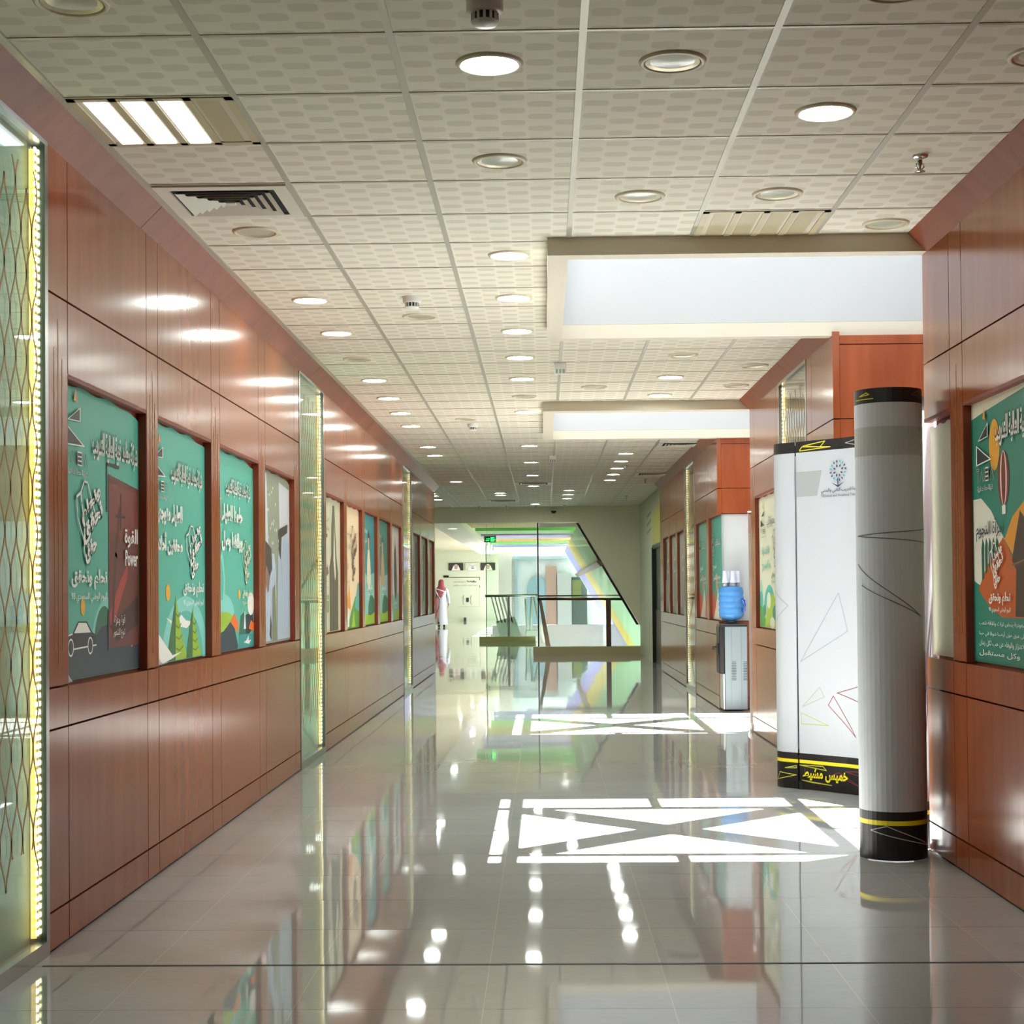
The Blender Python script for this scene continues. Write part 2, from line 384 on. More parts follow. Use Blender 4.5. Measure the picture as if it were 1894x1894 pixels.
# crowns: 45 degree boards
def crown(name, sx, X, p, ya, yb):
    mb = MB(); s = -sx
    xs = [(X, ZH-p-0.004), (X+s*p, ZH-0.002), (X+s*(p-0.016), ZH-0.001), (X-s*0.0, ZH-p+0.016)]
    prof = [(X-s*0.01, ZH-p-0.004), (X, ZH-p-0.004), (X+s*p, ZH-0.004), (X+s*p, ZH+0.01), (X-s*0.01, ZH+0.01)]
    mb.prism([(a, ya, b) for a, b in prof], (0, yb-ya, 0), CROWNW)
    return struct(name, mb, 'sloping wood board along the ceiling')
for ya, yb in ((-6, 7.1), (7.106, 12.2), (12.206, 16.1), (16.106, 21.4), (21.406, 26.1)): crown('trim_2', -1, XL, 0.098, ya, yb)
for ya, yb in ((-6, 7.858), (10.562, 12.3), (12.306, 14.655), (17.502, 22), (22.006, 26.09)): crown('trim_3', 1, XR, 0.0903, ya, yb)

# cream continuation past the last block, with the dark doorway
mb = MB(); mb.box((1.95, 28.99, 0), (2.15, 33.0, 3.05), CREAMG); mb.box((1.95, 26.09, 2.06), (2.15, 28.99, 3.05), CREAMG); mb.box((1.95, 26.09, 0), (2.15, 27.0, 2.06), CREAMG)
struct('wall_right', mb, 'pale wall between the wood panelling and the stair hall')
mb = MB(); mb.box((2.0, 27.0, 0), (2.06, 28.99, 2.06), mat('dark_green_door', (38, 52, 40), 0.4)); mb.box((1.945, 26.95, 2.03), (2.02, 29.05, 2.1), BLACK)
mb.box((1.985, 27.0, 0), (2.0, 28.99, 0.95), mat('brown_kick_panel', (54, 34, 24), 0.4)); mb.box((1.93, 28.93, 0), (2.0, 29.02, 2.06), BLACK)
struct('door_1', mb, 'dark doorway beyond the wood panelling')

# ------------------------------------------------------------------ ceiling
GX0, GY0, PT = -1.0651, 4.9486, 0.6
cm = MB()
S1 = (0.03, 7.86, 2.9, 10.56); S2 = (0.0, 14.66, 2.9, 17.5)
RECT = [(-1.9, -6, 1.95, S1[1]), (-1.9, S1[1], S1[0], S1[3]), (-1.9, S1[3], 1.95, S2[1]), (-1.9, S2[1], S2[0], S2[3]), (-1.9, S2[3], 1.98, 33.0), (-9, 26.25, -1.9, 33.0)]
for x0, y0, x1, y1 in RECT: cm.box((x0, y0, ZH), (x1, y1, ZH+0.06), CEILM)
def clip(a, b, lo, hi): return (max(a, lo), min(b, hi))
gw, gd = 0.012, 0.004
for x0, y0, x1, y1 in RECT:
    a0, a1 = (max(x0, XL), min(x1, XR+0.06)) if x0 > -5 else (x0, x1)
    k = math.ceil((a0-GX0)/PT)
    while GX0+k*PT < a1:
        x = GX0+k*PT; cm.box((x-gw, y0, ZH-gd), (x+gw, y1, ZH+0.001), GRIDM); k += 1
    k = math.ceil((y0-GY0)/PT)
    while GY0+k*PT < y1:
        y = GY0+k*PT; cm.box((a0, y-gw*0.7, ZH-gd+0.001), (a1, y+gw*0.7, ZH+0.001), GRIDM); k += 1
cm.box((XL+0.095, -6, ZH-0.006), (XL+0.125, 26.1, ZH+0.001), GRIDM)
struct('ceiling', cm, 'suspended ceiling of patterned tiles in a metal grid')

# ------------------------------------------------------------------ skylight wells
def skylight(S, y0, y1, n):
    x0, ya, x1, yb = S; zt = 4.62; zf = 2.927
    mb = MB()
    xq = 0.13 if n == 1 else 0.105
    mb.loft([[(x0, ya, zf), (x1, ya, zf), (x1, yb, zf), (x0, yb, zf)], [(xq, y0, zf), (2.78, y0, zf), (2.78, y1, zf), (xq, y1, zf)], [(xq, y0, ZH), (2.78, y0, ZH), (2.78, y1, ZH), (xq, y1, ZH)], [(x0, ya, ZH), (x1, ya, ZH), (x1, yb, ZH), (x0, yb, ZH)], [(x0, ya, zf), (x1, ya, zf), (x1, yb, zf), (x0, yb, zf)]], CREAM, cap=False)
    struct('trim_4' if n == 1 else 'trim_5', mb, 'dropped cream frame round the skylight well')
    xi = 0.13 if n == 1 else 0.105
    mb = MB(); g = 0.08
    zw = ZH+0.001; mb.loft([[(a_-e, b_-e_, z_) for a_, b_, e, e_ in ((xi, y0, h_, h_), (2.78, y0, -h_, h_), (2.78, y1, -h_, -h_), (xi, y1, h_, -h_))] for h_, z_ in ((g, zw), (0, zw), (0, zt), (g, zt), (g, zw))], WHITEP, cap=False)
    struct('wall_back', mb, 'white sides of the skylight well')
    # bar grid across the top of the well
    t = thing('skylight_frame', 'white barred frame of the skylight %s' % ('nearer the camera' if n == 1 else 'farther down the corridor'), 'skylight', ((xi+2.78)/2, (y0+y1)/2, zt))
    ox, oy = (xi+2.78)/2, (y0+y1)/2
    def bar(pts):
        b = MB(); b.prism([(p[0]-ox, p[1]-oy, 0) for p in pts], (0, 0, 0.05), WHITE); b.build('bar', t)
    dy = 0 if n == 1 else 6.77
    a0, a1, b0, b1, b2, b3 = 0.42, 0.51, 8.31+dy, 8.39+dy, 9.98+dy, 10.09+dy
    r0, r1 = 2.10, 2.19
    R = lambda xa, ya_, xb, yb_: [(xa, ya_), (xb, ya_), (xb, yb_), (xa, yb_)]
    bar(R(a0, y0-0.02, a1, y1+0.02)); bar(R(r0, y0-0.02, r1, y1+0.02)); bar(R(xi-0.02, b0, 2.8, b1)); bar(R(xi-0.02, b2, 2.8, b3))
    cx, cy = 1.305, (b1+b2)/2
    bar(R(cx-0.04, y0-0.02, cx+0.03, b0)); bar(R(cx-0.04, b3, cx+0.03, y1+0.02)); bar(R(xi-0.02, cy-0.02, a0, cy+0.02)); bar(R(r1, cy-0.02, 2.8, cy+0.02))
    d = 0.18
    bar([(a1, b1), (a1+d, b1), (r0, b2-d), (r0, b2), (r0-d, b2), (a1, b1+d)])
    bar([(r0, b1), (r0, b1+d), (a1+d, b2), (a1, b2), (a1, b2-d), (r0-d, b1)])
skylight(S1, 7.965, 10.46, 1); skylight(S2, 14.83, 17.36, 2)

# ------------------------------------------------------------------ lit glass panels with lattice
SHEET = mat('pale_green_backing', (196, 222, 206), 0.5)
BRONZE = mat('bronze_lattice', (182, 144, 92), 0.45)
LEDM = mat('warm_led', (255, 236, 170), 0.5, emit=10, ecol=(255, 238, 196))
LEDB = mat('warm_led_tape', (250, 205, 90), 0.5, emit=1.3, ecol=(255, 206, 110))
GLP = glass_mat('front_glass', (240, 250, 246), 1.3)
LEDM.cycles.emission_sampling = 'NONE'
def glass_panel(sx, X, ya, yb, label, dense):
    s = -sx
    o = thing('glass_screen', label, 'glass panel', (X, (ya+yb)/2, 0)); yc = (ya+yb)/2
    W = lambda off, y, z: (s*off, y-yc, z)        # off: out of the wall
    def bx(mb, o0, o1, y0, y1, z0, z1, m): mb.box(W(o0, y0, z0), W(o1, y1, z1), m)
    zt = 2.91
    b = MB(); bx(b, -0.2, -0.06, ya-0.02, yb+0.02, 0, 3.05, SHEET); b.build('backing_sheet', o)
    b = MB(); bx(b, -0.018, -0.010, ya+0.012, yb-0.012, 0.05, zt, GLP); b.build('glass_pane', o)
    b = MB(); bx(b, -0.05, 0.004, ya-0.02, yb+0.02, 0, 0.055, STEEL); b.build('bottom_rail', o)
    b = MB(); bx(b, -0.05, 0.004, ya-0.02, yb+0.02, zt-0.01, zt+0.06, STEEL); b.build('top_rail', o)
    for y0, y1 in ((ya-0.03, ya+0.006), (yb-0.006, yb+0.03)):
        b = MB(); bx(b, -0.06, 0.003, y0, y1, 0, zt+0.02, STEEL); b.build('side_channel', o)
    for y, e in ((ya+0.022, 1), (yb-0.022, -1)):
        b = MB(); bx(b, -0.048, -0.03, y-0.006, y+0.006, 0.07, zt-0.03, LEDB)
        z = 0.08
        while z < zt-0.04:
            bx(b, -0.03, -0.024, y-0.006, y+0.006, z, z+0.016, LEDM); z += 0.03
        b.build('led_strip', o)
    # wavy lattice of crossing ribbons
    b = MB(); n = 10; step = (yb-ya-0.12)/n; zl0, zt0 = 0.30, 2.70
    for i in range(n+1):
        y0 = ya+0.06+step*i
        for ph in (0, PI):
            zl = zl0+0.1*abs((i % 3)-1); zt_ = zt0+0.08*((i+1) % 2)
            if i == 0 and ph == PI or i == n and ph == 0: continue
            pts = []
            N = 150
            for k in range(N+1):
                z = zl+(zt_-zl)*k/N
                pts.append((y0+(0.5*step)*(1-math.cos(2*PI*z/0.30))/2*(1 if ph == 0 else -1)*1.02, z))
            hw = 0.0055
            v = []
            for y, z in pts: v += [W(-0.0098, y-hw, z), W(-0.0098, y+hw, z), W(-0.0085, y+hw, z), W(-0.0085, y-hw, z)]
            fs = []
            for k in range(N):
                for c in range(4):
                    d = (c+1) % 4; fs.append((4*k+c, 4*k+d, 4*k+4+d, 4*k+4+c))
            fs += [(0, 1, 2, 3), (4*N, 4*N+3, 4*N+2, 4*N+1)]
            b.add(v, fs, BRONZE)
    b.build('lattice', o)
    return o
glass_panel(-1, XL, 4.45, 5.72, 'LED edged pale green glass panel closest to the camera, wavy bronze lattice', False)
glass_panel(-1, XL, 11.735, 13.0, 'LED edged lattice glass panel between the teal poster bay and the suit poster bay', True)
glass_panel(-1, XL, 20.35, 21.65, 'narrow looking LED edged glass panel farthest along the unbroken wall', True)
glass_panel(1, XR, 11.53, 12.83, 'LED edged lattice glass panel showing above the white exhibition display', True)
glass_panel(1, XR, 20.17, 21.47, 'LED edged glass panel beyond the water cooler', True)

# ------------------------------------------------------------------ posters
def poster_fn(side, X, ya, yb, z0):
    if side == 'L': return lambda u, v, k: (X+k*EPS, ya+u, z0+v)
    if side == 'R': return lambda u, v, k: (X-k*EPS, yb-u, z0+v)
TEAL = (88, 178, 158); TEAL2 = (60, 150, 132); NAVY = (44, 62, 72); LIME = (150, 186, 50); ORNG = (232, 112, 44); LTEAL = (130, 206, 194); SUNY = (238, 174, 50)
def new_poster(side, ya, yb, label, cat='poster', z0=ZS+0.004, z1=ZWT-0.01, group='posters in the wall windows', curl=True, base=TEAL, off=0.036):
    X = XL-off if side == 'L' else XR+off
    o = thing('poster', label, cat, (0, 0, 0), group)
    W, H = yb-ya, z1-z0
    fn = poster_fn(side, X, ya, yb, z0)
    a = Art(fn); mb = a.mb
    # the sheet itself: slightly wavy top edge and a curled lower corner
    n = 16; top = [H-0.012*(1+math.sin(i*1.3+ya*3))*0.5 - (0.028*((i/n)-0.72)/0.28 if curl and i/n > 0.72 else 0) for i in range(n+1)]
    us = [0.002+(W-0.004)*i/n for i in range(n+1)]
    vs = []; s = 1 if side == 'L' else -1
    for t_ in (0, -0.003):
        for u in us: vs.append(Vector(fn(u, 0.004, 0))+Vector((s*t_, 0, 0)))
        for i, u in enumerate(us): vs.append(Vector(fn(u, top[i], 0))+Vector((s*t_, 0, 0)))
    q = 2*(n+1); fs = []
    for b_ in (0, q): fs += [(b_+i, b_+i+1, b_+n+1+i+1, b_+n+1+i) for i in range(n)]
    fs += [(i, i+1, q+i+1, q+i) for i in range(n)]+[(n+1+i, n+2+i, q+n+2+i, q+n+1+i) for i in range(n)]+[(0, n+1, q+n+1, q), (n, 2*n+1, q+2*n+1, q+n)]
    mb.add(vs, fs, ink(base))
    return o, a, fn, W, H
def company_line(o, fn, u, v, w, h, layer=60, dark=(52, 50, 48), lite=WHT, name='headline'):
    a = Art(fn, layer=layer); s = 'شركة معاهد فنية العالية للتدريب'
    a.text(lite, s, u+0.006, v-0.012, w, h, 0.03); a.text(dark, s, u, v, w, h, 0.0)
    a.mb.build(name, o)
def logo(o, fn, u, v, w, h, layer=60, dark=DRK, lite=WHT):
    """pointed emblem over wide spaced capitals"""
    a = Art(fn, layer=layer)
    a.poly(SUNY, [(u+.40*w, v+.86*h), (u+.50*w, v+1.0*h), (u+.50*w, v+.86*h)]); a.poly(ORNG, [(u+.5*w, v+.84*h), (u+.5*w, v+1.0*h), (u+.58*w, v+.84*h)])
    for pts in ([(.14, .62), (.68, .78), (.68, .64)], [(.0, .33), (.0, .54), (.82, .36)]):
        P = [(u+x*w, v+y*h) for x, y in pts]; c = (sum(p[0] for p in P)/3, sum(p[1] for p in P)/3)
        a.poly(lite, [(c[0]+(p[0]-c[0])*1.22, c[1]+(p[1]-c[1])*1.22) for p in P]); a.poly(dark, P)
    b0, b1 = v+.12*h, v+.26*h; t = 0.013*h
    for k, (cc, dd) in enumerate(((lite, 0.004), (dark, 0))):
        tt = t*(1.9 if k == 0 else 1)
        a.line(cc, [(u-.05*w, b1), (u+.13*w, b1)], tt); a.line(cc, [(u+.04*w, b1), (u+.04*w, b0)], tt)
        a.line(cc, [(u+.16*w, b0), (u+.27*w, b1), (u+.38*w, b0)], tt)
        a.line(cc, [(u+.45*w, b0), (u+.45*w, b1)], tt)
        a.line(cc, [(u+.84*w, b0), (u+.95*w, b1), (u+1.06*w, b0)], tt)
    a.rect(lite, u+.55*w, b0-t, u+.76*w, b1+t)
    for i in range(3): a.rect(dark, u+.56*w, b0+(b1-b0)*(i*0.36), u+.75*w, b0+(b1-b0)*(i*0.36+0.24))
    a.text(lite, 'شركة معاهد فنية', u+0.02*w, v-0.02*h, 1.05*w, 0.085*h, 0.05); a.text(dark, 'شركة معاهد فنية', u+0.02*w, v-0.01*h, 1.05*w, 0.075*h)
    a.mb.build('logo', o)
def emblem(o, fn, u, v, w, h, c=WHT, layer=60, shadow=True):
    """swirling calligraphic emblem: stacked words under two tall looping strokes"""
    a = Art(fn, layer=layer)
    for cc, du, dv in ((((44, 120, 104), 0.008, -0.008),) if shadow else ())+((c, 0, 0),):
        x = lambda p: u+du+p*w
        y = lambda p: v+dv+p*h
        a.line(cc, [(x(.02), y(.78)), (x(.16), y(.83)), (x(.20), y(.72)), (x(.30), y(.45)), (x(.28), y(.36))], 0.022*h+0.004)
        a.line(cc, [(x(.16), y(.83)), (x(.28), y(.97)), (x(.40), y(.96)), (x(.55), y(.76)), (x(.68), y(.60))], 0.012*h+0.004)
        a.line(cc, [(x(.02), y(.78)), (x(.06), y(.55)), (x(.26), y(.30)), (x(.30), y(.12))], 0.012*h+0.003)
        a.text(cc, 'ونحلم', x(.24), y(.44), 0.72*w, 0.24*h, 0.05, rot=0.45)
        a.text(cc, 'نحقق', x(.28), y(.22), 0.76*w, 0.26*h, 0.05, rot=0.42)
        a.text(cc, 'حقق', x(.34), y(.02), 0.42*w, 0.24*h, 0.05, rot=0.30)
    a.mb.build('emblem', o)
def slogan(o, fn, u, v, w, h, c=WHT, layer=60):
    a = Art(fn, layer=layer)
    a.text(c, 'نحلم ونحقق', u, v+.38*h, w, .62*h, 0.035); a.text(c, 'اليوم الوطني السعودي 93', u, v, w, .30*h, 0.01)
    a.mb.build('slogan', o)
def words(o, fn, items, name='lettering', layer=70):
    for it in items:
        a = Art(fn, layer=layer); a.text(*it); a.mb.build(name, o)
def curl_corner(o, fn, h, w):
    a = Art(fn, layer=85); a.poly((214, 212, 204), [(0.0, h), (0.012, h*0.55), (w*0.7, 0.02), (w, 0.0), (0.0, 0.0)]); a.poly((176, 174, 166), [(0.0, h*.3), (w*.75, 0.01), (w, 0.0), (0, 0)])
    a.mb.build('curled_corner', o)
def car(a, u, v, w, col=WHT, body=(36, 46, 52)):
    h = w*0.27
    a.poly(body, [(u, v+.15*h), (u+.04*w, v+.52*h), (u+.25*w, v+.60*h), (u+.42*w, v+h), (u+.70*w, v+.98*h), (u+.86*w, v+.62*h), (u+w, v+.5*h), (u+w, v+.18*h)])
    a.poly(col, [(u+.30*w, v+.62*h), (u+.44*w, v+.95*h), (u+.68*w, v+.93*h), (u+.82*w, v+.60*h)])
    a.line(col, [(u, v+.15*h), (u+.04*w, v+.52*h), (u+.25*w, v+.60*h)], .05*h); a.line(col, [(u+.25*w, v+.1*h), (u+w, v+.16*h)], .05*h)
    for q in (.2, .8):
        a.ell(col, u+q*w, v+.16*h, .085*w, .08*w); a.ell(body, u+q*w, v+.16*h, .067*w, .064*w)

# 1: teal with brown picture
o, a, fn, W, H = new_poster('L', 5.995, 7.194, 'teal poster with brown picture reading Power and a car drawing', base=TEAL)
a.poly(LTEAL, [(.80, .02), (.80, .30), (.72, .30), (.60, .22), (.55, .05)]); a.arch(LTEAL, .68, .05, .27, .0)
a.arch((48, 110, 86), .62, .12, .15, 0, 1.1); a.poly(ORNG, [(.62, .05), (.68, .20), (.8, .17), (.95, .19), (1.1, .22), (W-.004, .14), (W-.004, .05)])
a.poly(NAVY, [(.003, .006), (.003, .20), (.30, .15), (.46, .15), (.58, .20), (.68, .21), (.80, .15), (.98, .14), (1.06, .10), (W-.01, .16), (W-.004, .006)])
car(a, .06, .11, .44)
a.ell(SUNY, .31, .285, .03, .035)
a.poly((106, 56, 46), [(.685, .11), (.685, .835), (W-.02, .80), (W-.02, .11)])
a.poly((124, 62, 52), [(.70, .60), (W-.03, .55), (W-.03, .78), (.70, .80)]); a.poly((168, 60, 50), [(.70, .25), (.85, .38), (1.0, .47), (.98, .40), (.82, .26), (.72, .16)])
a.poly((70, 42, 38), [(.70, .2), (1.0, .28), (W-.03, .33), (W-.03, .2), (.8, .13)]); a.line((86, 48, 42), [(.74, .2), (.80, .5), (.86, .70)], .03)
a.line((70, 42, 38), [(.80, .665), (.95, .665)], .012); a.line((70, 42, 38), [(.875, .61), (.885, .76)], .014)
a.line(DRK, [(.66, .68), (.66, .875), (.85, .875)], .016); a.line(DRK, [(.675, .10), (.675, .26)], .012)
a.mb.build('printed_sheet', o)
logo(o, fn, .07, .80, .27, .33); company_line(o, fn, .43, .885, .71, .125); emblem(o, fn, .20, .44, .40, .35)
slogan(o, fn, .14, .30, .50, .135)
words(o, fn, [(WHT, 'القوة', .92, .535, .22, .085, .02), (WHT, 'Power', .93, .455, .21, .07, .02), (WHT, 'قوة وعزة', .75, .20, .17, .045), (WHT, 'تنوع الشعور', .73, .145, .19, .045)], 'picture_caption')
curl_corner(o, fn, .16, .14)
# 2: teal with trees
o, a, fn, W, H = new_poster('L', 7.407, 8.600, 'teal poster with two lime green cone trees under a pale arch', base=TEAL)
a.arch(LTEAL, .72, .0, .52, .40, .62); a.poly(WHT, [(.30, .22), (.50, .19), (.62, .23), (.72, .20), (.88, .19), (.74, .16), (.60, .17), (.48, .16)])
for cx, w_, h_ in ((.52, .46, .33), (.90, .36, .26)):
    a.poly((58, 108, 62), [(cx-w_*.5, .008), (cx-w_*.28, .16), (cx-.02, h_), (cx, .008)]); a.poly(LIME, [(cx-.03, .008), (cx-.02, h_), (cx+w_*.18, h_*.5), (cx+w_*.5, .008)])
    for k in range(4): a.line((92, 130, 40), [(cx-.02, h_*(.2+.17*k)), (cx+w_*(.12-.02*k), h_*(.16+.17*k)), (cx+w_*(.3-.05*k), h_*(.22+.17*k))], .009)
a.poly(WHT, [(.10, .16), (.25, .10), (.42, .035), (.62, .045), (.42, .02), (.2, .0), (.04, .0)])
a.ell(SUNY, .33, .34, .045, .04); a.mb.build('printed_sheet', o)
for k in range(9):
    pass
logo(o, fn, .02, .785, .27, .31); company_line(o, fn, .38, .875, .70, .12); emblem(o, fn, .70, .40, .40, .29); slogan(o, fn, .64, .265, .48, .13)
words(o, fn, [(WHT, 'للعلياء متوجهين', .02, .66, .60, .11, .05), (WHT, 'محققين أحلامنا', .02, .52, .60, .11, .05)])
curl_corner(o, fn, .26, .20)
# 3
o, a, fn, W, H = new_poster('L', 8.832, 10.033, 'teal poster with lime hill, navy hill and small boat', base=TEAL)
a.ell(LTEAL, .28, .19, .30, .14); a.ell(LIME, .30, .14, .30, .09); a.poly(NAVY, [(.003, .006), (.003, .10), (.25, .12), (.45, .17), (.58, .13), (.70, .006)])
a.poly(ORNG, [(.45, .17), (.56, .22), (.70, .16), (.68, .10), (.58, .13)]); a.poly((44, 108, 92), [(.70, .08), (.76, .2), (.86, .22), (.95, .14), (.95, .08)]); a.poly(NAVY, [(.88, .2), (W-.05, .22), (W-.004, .13), (.95, .06)])
a.ell(WHT, 1.10, .27, .11, .07); a.poly((54, 150, 146), [(.66, .006), (.72, .09), (W-.004, .085), (W-.004, .006)]); a.poly(WHT, [(.86, .04), (1.03, .025), (1.10, .05), (1.02, .045), (1.02, .08), (.95, .05)])
a.poly(LTEAL, [(.0, .25), (.1, .45), (.22, .6), (.3, .42), (.28, .3)]); a.poly(TEAL, [(.02, .28), (.12, .44), (.20, .54), (.26, .42), (.24, .3)])
a.poly(ORNG, [(1.02, .12), (1.1, .17), (W-.004, .15), (W-.004, .10)]); a.poly(WHT, [(.86, .12), (.90, .24), (.93, .12)]); a.ell(SUNY, .72, .33, .035, .03); a.mb.build('printed_sheet', o)
logo(o, fn, -.06, .76, .24, .30); company_line(o, fn, .30, .90, .76, .11); emblem(o, fn, .80, .38, .30, .28, (226, 222, 190)); slogan(o, fn, .80, .26, .30, .10, (226, 222, 190))
words(o, fn, [(WHT, 'حلمنا للعلياء', .18, .73, .62, .115, .05), (WHT, 'ووافقنا وصل', .18, .575, .62, .115, .05)])
# 4: white robes
o, a, fn, W, H = new_poster('L', 10.268, 11.474, 'photo poster of a row of people in pale blue white robes', base=(150, 158, 138))
a.poly((206, 212, 216), [(.003, .62), (.003, H-.03), (.25, H-.02), (.32, .60), (.2, .55)]); a.poly((210, 212, 218), [(.78, .55), (.74, H-.05), (W-.03, H-.08), (W-.01, .5)])
for x0, x1, t in ((.0, .34, .62), (.30, .62, .60), (.66, .92, .66), (.86, W-.02, .78)):
    a.poly((184, 198, 214), [(x0, .02), (x0+.02, t-.1), (x0+.1, t), (x1-.08, t), (x1-.02, t-.12), (x1, .02)])
    for k in range(3): xx = x0+(x1-x0)*(.25+.25*k); a.line((150, 170, 196), [(xx, .05), (xx+.02, .3), (xx-.01, t-.1)], .014)
for pts in ([(.0, .72), (.10, .70), (.42, .63), (.45, .50), (.36, .45), (.30, .34), (.20, .46), (.12, .44), (.0, .5)], [(.70, .76), (.78, .78), (1.1, .82), (1.08, .76), (.84, .72), (.80, .56), (.74, .6)], [(.33, .06), (.38, .2), (.42, .12), (.40, .02)]):
    a.poly((74, 66, 58), pts)
a.poly((146, 112, 106), [(.16, .42), (.22, .52), (.34, .45), (.28, .34)]); a.poly((128, 134, 106), [(.44, .02), (.46, .36), (.56, .40), (.62, .02)])
for k in range(26): a.ell((234, 238, 226), .1+.6*random.random(), .64+.42*random.random(), .012, .012, 8)
a.mb.build('printed_sheet', o); curl_corner(o, fn, .14, .12)
# 5-9: second bay
o, a, fn, W, H = new_poster('L', 13.15, 14.33, 'cream poster of a person in a grey suit beside a paper', base=(204, 202, 172), curl=False)
a.rect((214, 212, 186), .02, .03, .45, 1.1); a.poly((104, 98, 80), [(.44, .01), (.44, .55), (.56, .66), (.58, .9), (.66, H-.06), (.78, H-.06), (.90, .66), (1.02, .5), (1.0, .01)])
a.poly((226, 218, 200), [(.70, .62), (.76, .95), (.82, .66), (.86, .48), (.80, .44)]); a.poly((120, 108, 76), [(.05, .52), (.14, .60), (.34, .57), (.40, .50), (.2, .47)]); a.rect((240, 240, 226), .15, .55, .30, .82); a.rect((120, 110, 80), .12, .80, .33, .83)
a.rect((132, 168, 118), .10, .17, .40, .27); a.rect((150, 176, 130), .10, .28, .40, .32)
for k in range(4): a.rect((160, 158, 130), .08, .38+.05*k, .36, .384+.05*k)
a.mb.build('printed_sheet', o); words(o, fn, [((120, 120, 100), 'الابتكار', .08, .92, .30, .05), ((120, 120, 100), 'والمعرفة', .08, .85, .30, .05)])
o, a, fn, W, H = new_poster('L', 14.53, 15.76, 'peach poster with dark upright calligraphy and orange green base', base=(224, 200, 164), curl=False)
a.poly((226, 150, 54), [(.05, .36), (.32, .30), (.45, .42), (.55, .20), (.3, .12), (.05, .2)]); a.poly((166, 96, 62), [(.05, .02), (.05, .34), (.22, .28), (.4, .02)]); a.poly((96, 152, 70), [(.30, .0), (.62, .18), (.92, .30), (W-.01, .30), (W-.01, .0)])
a.poly((232, 232, 222), [(.22, .02), (.34, .20), (.44, .18), (.42, .02)]); a.poly((90, 170, 158), [(.86, .2), (1.1, .42), (W-.01, .44), (W-.01, .15)]); a.poly(LIME, [(.6, .01), (.78, .17), (.9, .01)])
a.mb.build('printed_sheet', o); emblem(o, fn, .50, .42, .55, .56, (84, 68, 56), shadow=False)
words(o, fn, [((110, 120, 116), 'نحو المستقبل', .08, .86, .48, .05), ((110, 120, 116), 'بكل ثقة', .10, .74, .40, .05), ((120, 130, 120), 'رؤية', .1, .55, .25, .10), ((110, 120, 116), 'تدريب', .1, .42, .3, .04)])
def figure_poster(ya, yb, label, base, robe, hd):
    o, a, fn, W, H = new_poster('L', ya, yb, label, base=base, curl=False)
    a.poly((132, 190, 178), [(.02, .02), (.02, .6), (.5, .5), (W-.02, .55), (W-.02, .02)]); a.poly((60, 110, 84), [(.55, .02), (.62, .22), (.85, .34), (W-.03, .26), (W-.03, .02)]); a.poly(LIME, [(.06, .01), (.4, .12), (.8, .10), (W-.02, .13), (W-.02, .01)])
    a.poly(robe, [(.48, .46), (.52, .66), (.58, .78), (.74, .78), (.82, .64), (.86, .44), (.70, .36)]); a.ell((196, 150, 124), .66, .86, .085, .085); a.poly(hd, [(.56, .78), (.56, .93), (.66, .985), (.76, .93), (.77, .78), (.72, .9), (.60, .9)])
    for k in range(5): a.rect((44, 104, 98), .06, .36+.12*k, .2+.04*(k % 2), .367+.12*k)
    a.mb.build('printed_sheet', o); slogan(o, fn, .48, .30, .46, .12)
    words(o, fn, [(WHT, 'وطن الطموح', .10, .93, .36, .06), (WHT, 'همة حتى القمة', .10, .84, .36, .05)])
figure_poster(15.98, 17.2, 'teal poster of one figure in light robe, just after the peach poster', (52, 132, 134), (216, 206, 176), (60, 52, 48))
figure_poster(17.42, 18.67, 'teal poster of a figure in peach robe, second from the far lattice panel', (66, 132, 116), (204, 158, 124), (58, 60, 60))
o, a, fn, W, H = new_poster('L', 18.88, 20.10, 'pale poster with a tall dark cloaked figure on green base', base=(202, 196, 190), curl=False)
a.poly((130, 180, 164), [(.02, .02), (.02, .38), (.5, .3), (W-.02, .34), (W-.02, .02)]); a.poly((88, 74, 58), [(.62, .30), (.56, .5), (.58, .8), (.70, 1.02), (.84, .85), (.95, .5), (.9, .32), (.78, .24)]); a.ell((190, 150, 124), .71, .93, .06, .07)
a.poly(LIME, [(.4, .01), (.7, .12), (W-.02, .12), (W-.02, .01)]); a.mb.build('printed_sheet', o); slogan(o, fn, .5, .14, .4, .1)
for (ya, yb, lab, c1, c2) in ((21.9, 23.1, 'grey poster with violet dark streak, first past the far lattice panel', (136, 138, 126), (70, 56, 66)), (23.35, 24.6, 'grey green poster in the middle of the last wood bay', (150, 156, 136), (78, 84, 76)), (24.85, 26.05, 'olive poster with orange streak at the corner of the open hall', (168, 164, 124), (180, 92, 50))):
    o, a, fn, W, H = new_poster('L', ya, yb, lab, base=c1, curl=False)
    a.poly(c2, [(.70, .2), (.78, .6), (.82, 1.05), (1.05, 1.05), (1.0, .5), (.92, .2)]); a.poly((200, 198, 186), [(.1, .1), (.1, .9), (.25, .95), (.3, .1)])
    a.mb.build('printed_sheet', o); words(o, fn, [((214, 212, 200), 'التدريب', .35, .75, .3, .07), ((214, 212, 200), 'التقني', .35, .62, .3, .07)])

